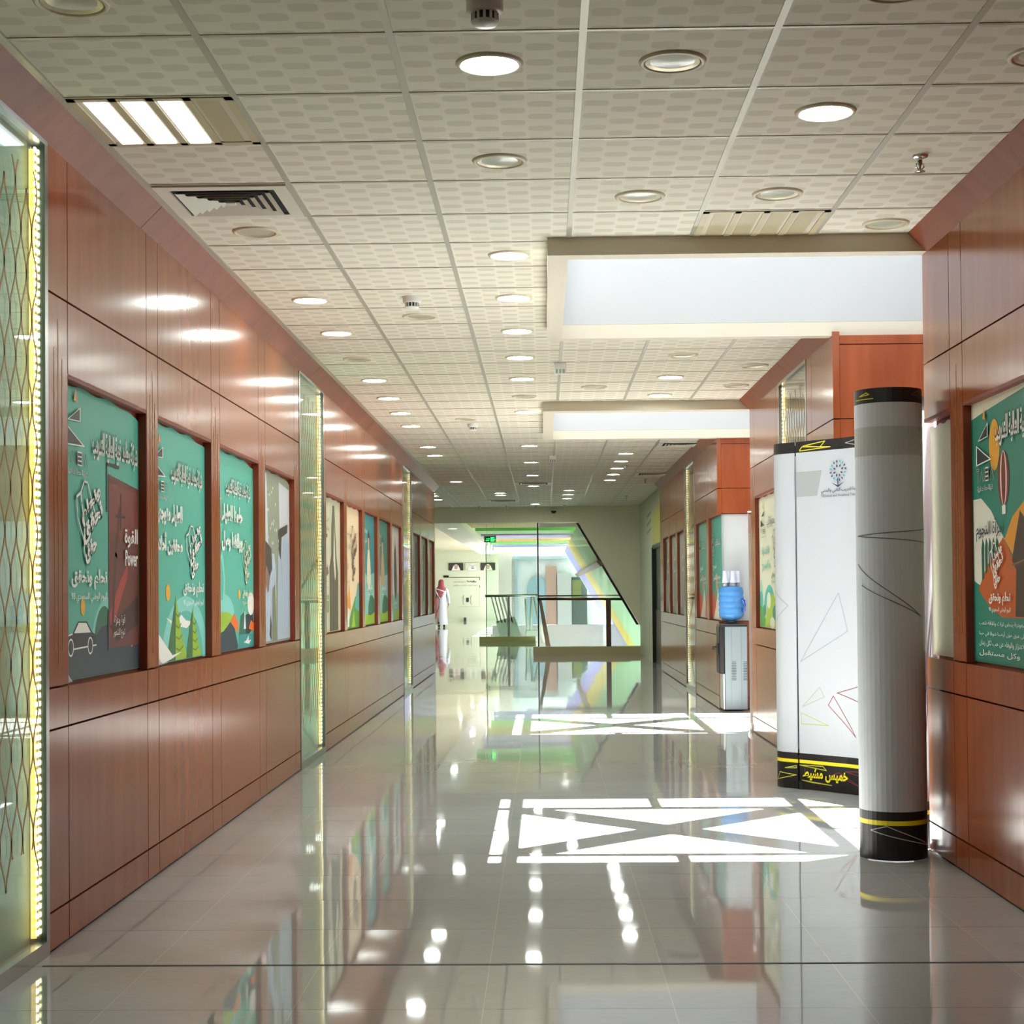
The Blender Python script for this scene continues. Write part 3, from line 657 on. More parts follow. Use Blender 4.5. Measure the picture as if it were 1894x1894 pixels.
# skylight side: closest window with balloon
o, a, fn, W, H = new_poster('R', 6.03, 7.232, 'teal poster with balloon, white leaf and orange leaf shapes', base=(44, 128, 108), curl=False)
a.poly((226, 220, 196), [(.005, H-.07), (.2, H-.055), (.45, H-.04), (.8, H-.02), (W-.01, H-.015), (W-.01, H-.002), (.005, H-.002)])
a.poly((222, 220, 204), [(.02, .36), (.02, .72), (.15, .72), (.30, .66), (.42, .58), (.50, .53), (.36, .42), (.16, .33)])
a.poly((222, 148, 36), [(.50, .53), (.62, .62), (.85, .70), (W-.02, .70), (W-.02, .3), (.9, .42), (.62, .46)])
a.poly((192, 92, 34), [(.09, .32), (.22, .42), (.36, .49), (.48, .54), (.60, .46), (W-.02, .3), (W-.02, .22), (.7, .205), (.45, .205), (.28, .24)])
a.poly((70, 52, 42), [(.64, .21), (.66, .40), (.60, .44), (.66, .54), (.72, .64), (.8, .60), (.86, .21)]); a.line((120, 92, 74), [(.60, .42), (.78, .44)], .008)
for k in range(5): a.poly((40, 92, 76), [(.15+.055*k, .36+.028*k), (.145+.055*k, .5), (.165+.055*k, .545), (.19+.055*k, .52), (.185+.055*k, .37+.028*k)])
a.ell((224, 160, 44), .37, .935, .08, .11); a.ell((112, 46, 40), .50, .785, .085, .115); a.ell((236, 200, 180), .50, .785, .05, .115); a.ell((112, 46, 40), .50, .785, .03, .112); a.rect((232, 230, 220), .475, .635, .525, .672)
a.mb.build('printed_sheet', o); logo(o, fn, .12, .75, .24, .36); company_line(o, fn, .40, .93, .75, .13, layer=66); emblem(o, fn, .30, .315, .22, .21, layer=70, shadow=False)
slogan(o, fn, .28, .22, .32, .09, layer=72)
words(o, fn, [((50, 56, 64), 'مرآة النجوم', .09, .53, .40, .095, .012)]+[(WHT, s_, .12, .16-.042*i, .9-.1*i, .028) for i, s_ in enumerate(('في قلب السعودية ينبض تراث وثقافة شعب', 'جناح على عبق حول أرضنا شوقا في حبنا', 'والاعتزاز والوفاء عن حب لكل زمان', 'وكل مستقبل'))])
o, a, fn, W, H = new_poster('R', 7.458, 7.995, 'blank cream sheet in the half window at the wall end behind the display', base=(220, 216, 190), curl=False, z1=ZWT-0.03)
a.mb.build('printed_sheet', o)
o, a, fn, W, H = new_poster('R', 13.02, 14.37, 'cream poster with green leaf base next to the white display', base=(212, 214, 190), curl=False)
a.ell((168, 206, 186), .10, .30, .12, .12); a.ell((82, 178, 164), .10, .22, .13, .10); a.arch((82, 178, 164), .62, .12, .36, .22, .7); a.poly((92, 160, 80), [(.02, .01), (.02, .2), (.2, .17), (.5, .01)]); a.poly((160, 190, 64), [(.32, .01), (.5, .22), (.8, .3), (1.2, .2), (W-.01, .01)])
a.ell((216, 224, 206), .58, .24, .12, .07); a.ell((70, 140, 116), .30, .15, .10, .05); a.ell((216, 216, 196), .78, .05, .14, .05); a.ell((70, 140, 116), .95, .14, .14, .06)
a.mb.build('printed_sheet', o); logo(o, fn, .16, .78, .30, .30, lite=(226, 228, 210)); company_line(o, fn, .52, .86, .62, .09, lite=(226, 228, 210)); emblem(o, fn, .85, .5, .4, .34, (110, 116, 100), shadow=False); slogan(o, fn, .8, .38, .4, .1, (120, 124, 108))
words(o, fn, [((110, 190, 176), 'لقدرة', .22, .62, .42, .09, .02), ((110, 190, 176), 'والطموح', .2, .49, .5, .09, .02)])
for (ya, yb, lab, dark) in ((17.437, 18.43, 'teal poster with orange petals at the corner by the water cooler', (66, 160, 140)), (18.67, 19.95, 'pale teal poster with orange base, second window past the cooler', (104, 172, 152))):
    o, a, fn, W, H = new_poster('R', ya, yb, lab, base=dark, curl=False)
    a.poly((214, 96, 60), [(.02, .02), (.02, .26), (.2, .34), (.38, .2), (.3, .02)]); a.poly((224, 216, 200), [(.15, .01), (.45, .2), (.62, .36), (.75, .18), (.9, .01)]); a.ell((200, 150, 120), .5, .42, .1, .1); a.poly((206, 120, 90), [(.7, .02), (.8, .25), (W-.02, .32), (W-.02, .02)])
    a.mb.build('printed_sheet', o); logo(o, fn, .12, .72, .28, .30); company_line(o, fn, .42, .82, .5, .09)
    words(o, fn, [(WHT, 'لطموح', .2, .55, .36, .08, .02), (WHT, 'التميز', .2, .43, .36, .08, .02)]); slogan(o, fn, .6, .40, .32, .1)
for (ya, yb, lab, c1) in ((21.72, 22.78, 'grey poster next to the far lattice panel past the cooler', (158, 158, 140)), (23.0, 24.15, 'grey poster with white script, in the middle past the far lattice panel', (148, 150, 132)), (24.36, 25.45, 'grey poster with black upper corner nearest the dark doorway', (150, 150, 136))):
    o, a, fn, W, H = new_poster('R', ya, yb, lab, base=c1, curl=False)
    if 'black' in lab: a.poly((30, 28, 34), [(.02, .5), (.02, 1.1), (.35, 1.1), (.3, .8), (.2, .5)])
    else: a.poly((196, 190, 176), [(.02, .1), (.1, .9), (.3, 1.05), (.2, .5), (.3, .1)])
    a.mb.build('printed_sheet', o); words(o, fn, [((222, 220, 208), 'نحقق', .4, .75, .35, .09, .02), ((222, 220, 208), 'أحلامنا', .4, .6, .4, .09, .02)])
# white sheets in the window of the return faces
for y, lab in ((10.437, 'white sheet in the end window behind the exhibition display'), (17.437, 'plain white sheet in the end window above the water cooler')):
    b = MB(); b.box((XR+0.037, y+0.036, ZS+0.003), (2.9, y+0.044, ZWT-0.004), ink((190, 193, 194)))
    o = thing('poster', lab, 'poster', (0, 0, 0), 'posters in the wall windows'); b.build('printed_sheet', o)
# mural banner on the pale wall
o = thing('wall_banner', 'white and yellow banner high on the pale wall by the dark doorway', 'banner')
fnb = lambda u, v, k: (1.945-k*EPS*3, 31.9-u, 2.12+v)
a = Art(fnb); a.rect((206, 208, 180), 0, 0, 4.9, .80); a.poly((214, 204, 96), [(2.9, 0), (3.1, .45), (3.4, .6), (4.9, .62), (4.9, 0)])
for k in range(3): a.line((150, 152, 120), [(1.5, .55-.15*k), (2.6, .6-.15*k)], .05)
a.mb.build('printed_sheet', o)

# ------------------------------------------------------------------ ceiling fittings
def at(ix, iy): return (GX0+PT*(ix-0.5), GY0+PT*(iy+0.5), ZH)      # tile column 0.. from the unbroken wall, tile row
def downlight(lit):
    o = thing('downlight', 'x', 'ceiling light', (0, 0, -9), 'round ceiling downlights')
    b = MB(); b.lathe([(0.112, 0.0), (0.108, -0.008), (0.098, -0.011), (0.094, -0.008), (0.090, -0.002), (0.090, 0.0)], RING, cap=False); b.build('trim_ring', o)
    if lit:
        b = MB(); b.lathe([(0.090, -0.0035), (0.0005, -0.0035)], LAMP, cap=False); b.build('lens', o)
    else:
        b = MB(); b.lathe([(0.090, -0.006), (0.074, -0.0015)], mat('reflector', (200, 190, 160), 0.3, 0.3), cap=False); b.build('reflector', o)
        b = MB(); b.lathe([(0.074, -0.0015), (0.05, -0.003), (0.0005, -0.004)], UNLIT, cap=False); b.build('lens', o)
    return o
DL, DU = downlight(True), downlight(False)
LIT = {0: [9.44, 10.63, 13.02, 14.22, 15.43, 16.69, 19.05, 20.26, 24.9], 1: [27.83, 28.92], 2: [5.26, 8.16, 9.33, 10.56, 11.75, 12.96, 15.27, 18.98, 21.43, 23.91, 26.08, 31.5], 3: [27.71, 28.79, 29.79], 4: [5.89, 12.93, 14.09, 20.15, 21.31, 22.61, 23.74, 24.76], -1: [27.8, 28.73, 29.74]}
UNL = {0: [4.66, 7.72, 11.79], 1: [10.0, 16.12], 2: [6.45, 14.09, 24.26], 3: [5.26, 7.01, 13.52], 4: [4.73, 7.0, 11.73], 5: [5.29, 7.58, 12.36, 13.59]}
CN = {-1: 'column over the hall opening', 0: 'column along the unbroken wall', 1: 'second column from the unbroken wall', 2: 'third column from the unbroken wall', 3: 'fourth column from the unbroken wall', 4: 'second column from the skylight side wall', 5: 'column along the skylight side wall'}
ORD = ['first', 'second', 'third', 'fourth', 'fifth', 'sixth', 'seventh', 'eighth', 'ninth', 'tenth', 'eleventh', 'twelfth', 'thirteenth']
used = {True: False, False: False}
for lit, tab in ((True, LIT), (False, UNL)):
    for c, ys in tab.items():
        for i, y in enumerate(ys):
            row = round((y-GY0)/PT-0.5); loc = (GX0+PT*(c-0.5), GY0+PT*(row+0.5) + random.uniform(-.01, .01), ZH)
            if S1[1]-.1 < loc[1] < S1[3] and loc[0] > 0: continue
            lab = '%s %s round downlight going away from the camera, %s' % (ORD[i], 'lit' if lit else 'unlit', CN[c])
            src = DL if lit else DU
            if not used[lit]: src.location = loc; src['label'] = lab; used[lit] = True
            else: dup(src, loc, lab, 'round ceiling downlights')
TUBE = mat('lit_tube_cover', (255, 255, 255), 0.4, emit=2.6, ecol=(240, 246, 255))
def troffer(ix, iy, lits, lab):
    x, y, z = at(ix, iy); o = thing('ceiling_light', lab, 'ceiling light', (x, y, z))
    b = MB(); h = 0.292
    fr = mat('troffer_frame', (196, 186, 152), 0.4)
    b.box((-h, -h, -0.006), (h, -h+0.03, 0), fr); b.box((-h, h-0.03, -0.006), (h, h, 0), fr); b.box((-h, -h, -0.006), (-h+0.03, h, 0), fr); b.box((h-0.03, -h, -0.006), (h, h, 0), fr)
    for k in range(3): xx = -0.131+0.131*k; b.box((xx-0.014, -h, -0.006), (xx+0.014, h, 0), fr)
    b.build('frame', o)
    b = MB(); b.box((-h, -h, -0.001), (h, h, 0.0), CREAM); b.build('back_plate', o)
    for k, l in enumerate(lits):
        xx = -0.197+0.131*k; b = MB(); b.bbox((xx-0.040, -0.262, -0.008 if l else -0.003), (xx+0.040, 0.262, -0.0012), 0.002 if l else 0.0005, TUBE if l else mat('unlit_lamp', (186, 176, 140), 0.4)); b.build('lamp', o)
troffer(0, 1, (1, 1, 1, 0), 'square four tube ceiling light with three tubes lit')
troffer(4, 4, (0, 0, 0, 0), 'square four tube ceiling light unlit before the first skylight')
def vent(loc, lab, first=[None]):
    if first[0]: return dup(first[0], loc, lab, 'square ceiling vents')
    o = thing('air_vent', lab, 'air vent', loc, 'square ceiling vents'); first[0] = o
    vm = mat('vent_metal', (222, 220, 206), 0.35); b = MB(); b.box((-.27, -.27, -0.002), (.27, .27, 0), mat('vent_dark', (28, 28, 28), 0.8)); b.build('dark_box', o)
    b = MB()
    for q, r in ((0.285, 0.225),):
        for s in (-1, 1):
            b.box((-q, s*q, -0.01), (q, s*r, 0), vm); b.box((s*q, -r, -0.01), (s*r, r, 0), vm)
    b.build('frame', o)
    b = MB()
    for k in range(5):
        r = 0.205-0.04*k
        rings = []
        for rad, z in ((r, -0.017), (r-0.028, -0.004), (r-0.031, -0.005), (r-0.003, -0.018)):
            rings.append([(-rad, -rad, z), (rad, -rad, z), (rad, rad, z), (-rad, rad, z)])
        b.loft(rings, vm, cap=False)
    b.box((-0.02, -0.02, -0.016), (0.02, 0.02, -0.01), vm); b.build('louvre', o)
    return o
vent(at(0, 3), 'square air vent next to the unbroken wall, beside the first lit ceiling light')
vent(at(5, 23), 'square air vent at the far edge of the second skylight')
vent(at(5, 31), 'small looking air vent near the wood board past the far lattice panel')
vent(at(2, 34), 'distant air vent in the middle of the corridor ceiling')
vent(at(1, 42), 'air vent close to the far bulkhead')
def smoke(loc, lab, first=[None]):
    if first[0]: return dup(first[0], loc, lab, 'smoke detectors')
    o = thing('smoke_detector', lab, 'smoke detector', loc, 'smoke detectors'); first[0] = o
    b = MB(); b.lathe([(0.055, 0), (0.055, -0.03), (0.045, -0.036), (0.0005, -0.036)], WHITE, cap=False); b.build('base', o)
    b = MB(); b.lathe([(0.036, -0.036), (0.036, -0.062)], mat('dark_grille', (50, 44, 38), 0.6), cap=False)
    for k in range(12): t_ = 2*PI*k/12; b.box((0.037*math.cos(t_)-.004, 0.037*math.sin(t_)-.004, -0.062), (0.037*math.cos(t_)+.004, 0.037*math.sin(t_)+.004, -0.036), WHITE)
    b.build('grille', o)
    b = MB(); b.lathe([(0.042, -0.060), (0.034, -0.070), (0.0005, -0.074)], WHITE, cap=False); b.build('cap', o)
smoke((-0.16, 4.70, ZH), 'white smoke detector at the top edge before the first lit downlight')
smoke((-0.76, 9.4, ZH), 'white smoke detector over the second column beside the first skylight')
smoke((-0.72, 16.54, ZH), 'white smoke detector beside the second skylight')
def sprinkler(loc, lab, group, first=[None]):
    if first[0]: return dup(first[0], loc, lab, group)
    o = thing('sprinkler', lab, 'fire sprinkler', loc, group); first[0] = o
    b = MB(); b.lathe([(0.034, 0), (0.03, -0.008), (0.012, -0.012)], CHROME, cap=False); b.build('escutcheon', o)
    b = MB(); b.lathe([(0.010, -0.01), (0.010, -0.035), (0.004, -0.04), (0.004, -0.06)], CHROME, cap=False); b.tube([(-0.014, 0, -0.03), (-0.016, 0, -0.045), (0, 0, -0.062)], 0.003, CHROME, 6); b.tube([(0.014, 0, -0.03), (0.016, 0, -0.045), (0, 0, -0.062)], 0.003, CHROME, 6); b.build('body', o)
    b = MB(); b.lathe([(0.0005, -0.062), (0.02, -0.062), (0.02, -0.065), (0.0005, -0.065)], CHROME, cap=False); b.build('deflector', o)
sprinkler((1.52, 6.46, ZH), 'chrome sprinkler in the ceiling close to the near wood crown', 'fire sprinklers')
sprinkler((1.13, 22.24, ZH), 'dark looking sprinkler beyond the second skylight', 'fire sprinklers')
sprinkler((1.57, 24.96, ZH), 'sprinkler near the end of the wood crown past the cooler', 'fire sprinklers')
sprinkler((1.5, 29.3, ZH), 'sprinkler over the pale wall beside the dark doorway', 'fire sprinklers')
for k, x in enumerate((-1.85, -1.29, -0.73, -0.15, 0.43)): sprinkler((x, 32.3, ZH), '%s sprinkler counting from the hall side, along the far bulkhead' % ORD[k], 'sprinklers along the far bulkhead')
def emergency(loc, lab, first=[None]):
    if first[0]: return dup(first[0], loc, lab, 'small box detectors')
    o = thing('motion_sensor', lab, 'sensor box', loc, 'small box detectors'); first[0] = o
    b = MB(); b.bbox((-0.045, -0.03, -0.085), (0.045, 0.03, 0), 0.006, WHITE); b.build('housing', o)
    b = MB()
    for k in range(3): b.box((-0.036+0.026*k, -0.034, -0.082), (-0.018+0.026*k, -0.0295, -0.05), mat('sensor_glass', (150, 160, 150), 0.2))
    b.build('sensor_window', o)
emergency((0.135, 12.2, ZH), 'white sensor box hanging past the first skylight'); emergency((0.12, 20.5, ZH), 'white sensor box hanging past the second skylight')
o = thing('security_camera', 'dark dome camera on the far bulkhead', 'security camera', (0.2, 32.74, 2.93))
b = MB(); b.lathe([(0.06, 0.04), (0.06, 0.0)], WHITE); b.build('base', o); b = MB(); b.lathe([(0.055, 0.0), (0.05, -0.03), (0.03, -0.05), (0.0005, -0.056)], BLACK); b.build('dome', o)

# ------------------------------------------------------------------ pop-up exhibition display
def cr(P, n=10):
    out = []
    P = [Vector(p) for p in P]; Q = [2*P[0]-P[1]]+P+[2*P[-1]-P[-2]]
    for i in range(1, len(Q)-2):
        for k in range(n):
            t_ = k/n; a_, b_, c_, d_ = Q[i-1:i+3]
            out.append(0.5*((2*b_)+(-a_+c_)*t_+(2*a_-5*b_+4*c_-d_)*t_*t_+(-a_+3*b_-3*c_+d_)*t_**3))
    return out+[P[-1]]
class Sweep:
    def __init__(s, pts, flip=1):
        s.p = pts; s.L = [0]
        for a_, b_ in zip(pts, pts[1:]): s.L.append(s.L[-1]+(b_-a_).length)
        s.fl = flip; s.len = s.L[-1]
    def at(s, u, off=0.0):
        u = min(max(u, 0), s.len-1e-6)
        i = max(j for j in range(len(s.L)-1) if s.L[j] <= u); d = (s.p[i+1]-s.p[i]); t_ = (u-s.L[i])/d.length
        # smooth normal
        nrm = []
        for j in (i, i+1):
            e = (s.p[min(j+1, len(s.p)-1)]-s.p[max(j-1, 0)]).normalized(); nrm.append(Vector((-e.y, e.x))*s.fl)
        n = (nrm[0]*(1-t_)+nrm[1]*t_).normalized()
        q = s.p[i]+d*t_+n*off
        return (q.x, q.y)
    def fn(s): return lambda u, v, k: (*s.at(u, 0.002+k*0.0003), v)
    def sheet(s, bands, name, parent, th=0.004):
        mb = MB(); N = len(s.p)
        for z0, z1, m in bands:
            rings = []
            for i in range(N):
                a_ = s.at(s.L[i], 0.0015); b_ = s.at(s.L[i], -th)
                rings.append([(a_[0], a_[1], z0), (a_[0], a_[1], z1), (b_[0], b_[1], z1), (b_[0], b_[1], z0)])
            mb.loft(rings, m, cap=True)
        return mb.build(name, parent)
DISPW = mat('display_print_white', (184, 189, 194), 0.45); DISPG = mat('display_print_grey', (160, 163, 160), 0.45); DISPK = mat('display_print_black', (24, 23, 25), 0.4); DISPY = mat('display_print_yellow', (232, 214, 22), 0.45)
D = thing('pop_up_display', 'white curved exhibition display with black bands, yellow lettering and rolled end', 'exhibition display', (0, 0, 0))
BZ = [(0.004, 0.168, DISPK), (0.168, 0.19, DISPY), (0.19, 0.232, DISPK), (0.232, 2.165, DISPW), (2.165, 2.235, DISPK)]
main = Sweep(cr([(1.632, 10.43), (1.78, 10.26), (1.935, 10.07), (2.16, 9.65), (2.27, 9.15), (2.22, 8.65), (2.05, 8.25), (1.87, 8.0)]), -1)
main.sheet(BZ, 'front_panel', D)
lcap = Sweep(cr([(1.72, 10.68), (1.60, 10.70), (1.52, 10.63), (1.535, 10.53), (1.622, 10.437)]), -1)
lcap.sheet(BZ, 'end_panel', D)
CC, RC = (1.662, 7.785), 0.158
rcap = Sweep([Vector((CC[0]+RC*math.cos(math.radians(t_)), CC[1]+RC*math.sin(math.radians(t_)))) for t_ in range(40, -231, -9)], 1)
rc = rcap.sheet(BZ[:3]+[(0.232, 1.915, DISPW), (1.915, 2.052, DISPG), (2.052, 2.165, DISPW), (2.165, 2.235, DISPK)], 'end_panel', D)
rc['label'] = 'near rolled end panel with grey band and dark line drawings'
def normals_out():
    pass
a = Art(main.fn())
def tri(col, pts, wd, A):
    B = Art(A.fn, layer=A.k+1); B.line(col, pts, wd, True, 18); B.mb.build('triangle_outline', D)
u0 = 0.0
tri((158, 162, 165), [(.02, .82), (.33, 1.26), (.40, 1.02)], .006, a)
tri((172, 174, 150), [(.03, .53), (.17, .66), (.21, .60)], .005, a); tri((186, 184, 110), [(.02, .49), (.24, .42), (.02, .42)], .005, a)
tri((150, 84, 92), [(.31, .63), (.50, .68), (.49, .58)], .005, a); tri((150, 84, 92), [(.24, .55), (.28, .61), (.46, .36)], .005, a)
a.poly((162, 166, 166), [(.004, 1.88), (.17, 1.88), (.21, 2.04), (.004, 2.04)])
tri((214, 204, 60), [(.06, 2.205), (.24, 2.225), (.20, 2.19)], .006, a); tri((214, 204, 60), [(.03, 2.175), (.28, 2.185), (.05, 2.2)], .006, a); tri((150, 150, 150), [(.40, 2.20), (.55, 2.225), (.5, 2.18)], .006, a)
tri((196, 196, 60), [(.0, .155), (.22, .135), (.19, .16)], .005, a); tri((196, 196, 60), [(.02, .06), (.1, .05), (.26, .045)], .005, a); tri((120, 50, 60), [(.28, .12), (.32, .13), (.5, .05)], .005, a); tri((120, 50, 60), [(.36, .14), (.52, .15), (.5, .12)], .005, a)
a.mb.build('line_drawing', D)
a = Art(main.fn(), layer=12)
cx, cz = .345, 2.03                                     # star shaped emblem over an open book
BL1, BL2 = (44, 60, 92), (60, 160, 186)
for k in range(8):
    t_ = PI/4*k+PI/8
    for r1, r2, wd, col in ((.020, .044, .012, BL1), (.048, .070, .011, BL2 if k % 2 else BL1)):
        for dt in ((0,) if r1 < .03 else (-.2, .2)):
            c_, s_ = math.cos(t_+dt), math.sin(t_+dt); m_ = (r1+r2)/2
            a.poly(col, [(cx+r1*c_, cz+r1*s_), (cx+m_*c_-wd/2*s_, cz+m_*s_+wd/2*c_), (cx+r2*c_, cz+r2*s_), (cx+m_*c_+wd/2*s_, cz+m_*s_-wd/2*c_)])
a.line(BL1, [(cx, cz-.05), (cx, cz-.10)], .007); a.poly(BL1, [(cx-.055, cz-.072), (cx, cz-.105), (cx, cz-.094)]); a.poly(BL1, [(cx+.055, cz-.072), (cx, cz-.105), (cx, cz-.094)])
a.mb.build('emblem', D)
a = Art(main.fn(), layer=14); a.text((84, 88, 94), 'المؤسسة العامة للتدريب التقني والمهني', .205, 1.888, .42, .035, .012); a.mb.build('lettering', D)
a = Art(main.fn(), layer=14); a.text((96, 100, 106), 'Technical and Vocational Training Corporation', .205, 1.862, .43, .022, .008); a.mb.build('lettering', D)
a = Art(main.fn(), layer=14); a.text((236, 220, 26), 'خميس مشيط', .03, .06, .36, .082, .035); a.mb.build('lettering', D)
a = Art(lcap.fn(), layer=2); e = lcap.len
tri((158, 162, 165), [(e-.22, 1.05), (e-.2, 1.28), (e-.06, 1.18)], .006, a); a.poly((162, 166, 166), [(e-.28, 1.88), (e-.002, 1.88), (e-.002, 2.04), (e-.28, 2.04)])
tri((196, 196, 60), [(e-.18, .05), (e-.15, .10), (e-.01, .09)], .005, a); tri((196, 196, 60), [(e-.1, .13), (e-.01, .15), (e-.01, .135)], .005, a)
a.mb.build('line_drawing', D)
a = Art(rcap.fn(), layer=2)
# u runs from the wall side round the front: front centre at 130 degrees of arc
deg = lambda d_: math.radians(d_)*RC
def ang(px): return deg(130-math.degrees(math.asin(max(-1, min(1, (px-1648)/63.0)))))
tri((96, 92, 86), [(ang(1586), 1.535), (ang(1708), 1.50), (ang(1708), 1.565)], .004, a)
a = Art(rcap.fn(), layer=3); a.line((96, 92, 86), [(ang(1586), 1.40), (ang(1600), 1.34), (ang(1695), 1.15)], .004, sub=18); a.mb.build('line_drawing', D)
a = Art(rcap.fn(), layer=3); a.line((96, 92, 86), [(ang(1695), 1.15), (ang(1590), 1.30)], .004, sub=18); a.mb.build('line_drawing', D)
a = Art(rcap.fn(), layer=3); a.line((190, 190, 186), [(ang(1598), .142), (ang(1624), .165), (ang(1708), .06), (ang(1598), .142)], .004, sub=18); a.mb.build('line_drawing', D)
tri((200, 190, 60), [(ang(1590), 2.20), (ang(1600), 2.215), (ang(1604), 2.205)], .004, a)
tri((90, 90, 90), [(ang(1680), 2.20), (ang(1695), 2.225), (ang(1705), 2.19)], .004, a)
a = Art(rcap.fn(), layer=3); a.line((200, 190, 60), [(ang(1586), 2.185), (ang(1610), 2.185)], .004, sub=4); a.mb.build('line_drawing', D)
# folding frame behind the panels
b = MB(); RODM = mat('white_frame_tube', (226, 228, 230), 0.35)
for u in (0.45, 1.0, 1.7, 2.45, main.len-0.06):
    for off in (-0.05, -0.28):
        x_, y_ = main.at(u, off); b.tube([(x_, y_, 0.02), (x_, y_, 2.2)], 0.008, RODM, 6)
prev = None
us = (0.45, 1.0, 1.7, 2.45, main.len-0.06)
for u_, v_ in zip(us, us[1:]):
    for z0, z1 in ((0.05, 0.75), (0.75, 1.45), (1.45, 2.18)):
        for off in (-0.05, -0.28):
            a_ = main.at(u_, off); c_ = main.at(v_, off); b.tube([(*a_, z0), (*c_, z1)], 0.006, RODM, 6); b.tube([(*a_, z1), (*c_, z0)], 0.006, RODM, 6)
for u_ in us:
    for z in (0.05, 0.75, 1.45, 2.18):
        b.tube([(*main.at(u_, -0.05), z), (*main.at(u_, -0.28), min(z+0.02, 2.2))], 0.006, RODM, 6)
    for z0, z1 in ((0.75, 1.45), (1.45, 2.18)): b.tube([(*main.at(u_, -0.05), z0), (*main.at(u_, -0.28), z1)], 0.006, RODM, 6)
b.build('folding_frame', D)
b = MB(); b.box((1.808, 7.875, 0.02), (1.828, 7.92, 2.2), BLACK); b.build('magnetic_strip', D)
b = MB(); b.box((1.625, 10.41, 0.0), (1.645, 10.44, 0.05), BLACK); b.box((1.83, 7.96, 0), (1.86, 8.0, 0.05), BLACK); b.build('foot', D)

# ------------------------------------------------------------------ water cooler, bottle, cups
CG = mat('cooler_grey', (122, 134, 138), 0.4); CS = mat('cooler_silver', (196, 200, 202), 0.25, 0.6)
K = thing('water_cooler', 'grey and black upright water cooler against the wood wall block', 'water cooler', (2.02, 17.27, 0))
kx, ky = 2.02, 17.27
b = MB(); b.bbox((1.905-kx, 17.11-ky, 0.02), (2.14-kx, 17.42-ky, 0.90), 0.006, CG)
for xx in (1.97, 2.075): b.box((xx-0.0015-kx, 17.107-ky, 0.05), (xx+0.0015-kx, 17.111-ky, 0.88), mat('seam', (110, 118, 120), 0.5))
b.build('cabinet', K)
b = MB()
for x0 in (1.925, 2.045):
    for k in range(12): b.box((x0+0.05-kx, 17.1075-ky, 0.52-0.017*k), (x0+0.095+0.0-kx, 17.1095-ky, 0.526-0.017*k), mat('vent_slot', (58, 64, 66), 0.7))
b.build('vent_slots', K)
b = MB(); b.bbox((1.845-kx, 17.125-ky, 0.40), (1.906-kx, 17.415-ky, 0.905), 0.008, BLACK); b.box((1.83-kx, 17.2-ky, 0.6), (1.846-kx, 17.34-ky, 0.72), BLACK); b.build('dispensing_front', K)
b = MB(); b.bbox((1.88-kx, 17.12-ky, 0.02), (1.906-kx, 17.415-ky, 0.40), 0.008, CS); b.build('lower_door', K)
b = MB(); b.bbox((1.85-kx, 17.105-ky, 0.895), (2.145-kx, 17.425-ky, 0.925), 0.01, BLACK); b.lathe([(0.085, 0.925), (0.07, 0.945), (0.0005, 0.945)], BLACK, (1.993-kx, 17.27-ky, 0)); b.build('top_cover', K)
for q in range(2):
    b = MB(); yy = 17.22+0.1*q-ky; b.tube([(1.83-kx, yy, 0.68), (1.80-kx, yy, 0.68), (1.798-kx, yy, 0.65)], 0.008, BLACK, 8); b.build('tap', K)
BOT = thing('water_bottle', 'large blue water bottle upside down on the water cooler', 'water bottle', (1.993, 17.27, 0.953))
BLUE = mat('blue_bottle_plastic', (96, 168, 240), 0.08)
bb = BLUE.node_tree.nodes['Principled BSDF']; bb.inputs['Transmission Weight'].default_value = 0.45; bb.inputs['IOR'].default_value = 1.33
prof = [(0.03, -0.005), (0.045, 0.005), (0.10, 0.03), (0.128, 0.055), (0.132, 0.075)]
for k in range(4):
    z = 0.09+0.062*k; prof += [(0.128, z), (0.132, z+0.012), (0.134, z+0.03), (0.132, z+0.048), (0.127, z+0.056)]
prof += [(0.128, 0.34), (0.118, 0.362), (0.09, 0.372), (0.0005, 0.372)]
b = MB(); b.lathe(prof, BLUE, n=36); b.build('body', BOT)
b = MB(); b.tube([(0.10, -0.09, 0.23), (0.125, -0.10, 0.22), (0.13, -0.10, 0.17), (0.125, -0.10, 0.12), (0.10, -0.09, 0.11)], 0.014, mat('handle_blue', (28, 84, 176), 0.2), 10); b.build('handle', BOT)
b = MB(); b.lathe([(0.032, -0.006), (0.034, 0.014), (0.046, 0.016)], WHITE, cap=False); b.build('neck_cap', BOT)
CUPM = mat('white_paper_cup', (206, 210, 222), 0.5)
cup0 = None
for x_, y_ in ((1.926, 17.22), (1.964, 17.30), (2.008, 17.21), (2.062, 17.27)):
    loc = (x_, y_, 1.317); lab = 'white paper cup stacked upside down on top of the blue bottle'
    if cup0: dup(cup0, loc, lab, 'cups on the bottle'); continue
    cup0 = thing('paper_cup', lab, 'paper cup', loc, 'cups on the bottle')
    b = MB(); b.lathe([(0.030, 0.045), (0.0335, 0.047), (0.0335, 0.052), (0.032, 0.054), (0.0325, 0.075), (0.029, 0.078), (0.024, 0.172), (0.0005, 0.172)], CUPM, n=20, cap=False); b.build('cup', cup0)
    b = MB(); b.lathe([(0.022, 0.0), (0.022, 0.05)], mat('clear_grey_holder', (176, 186, 190), 0.15), n=16); b.build('holder', cup0)
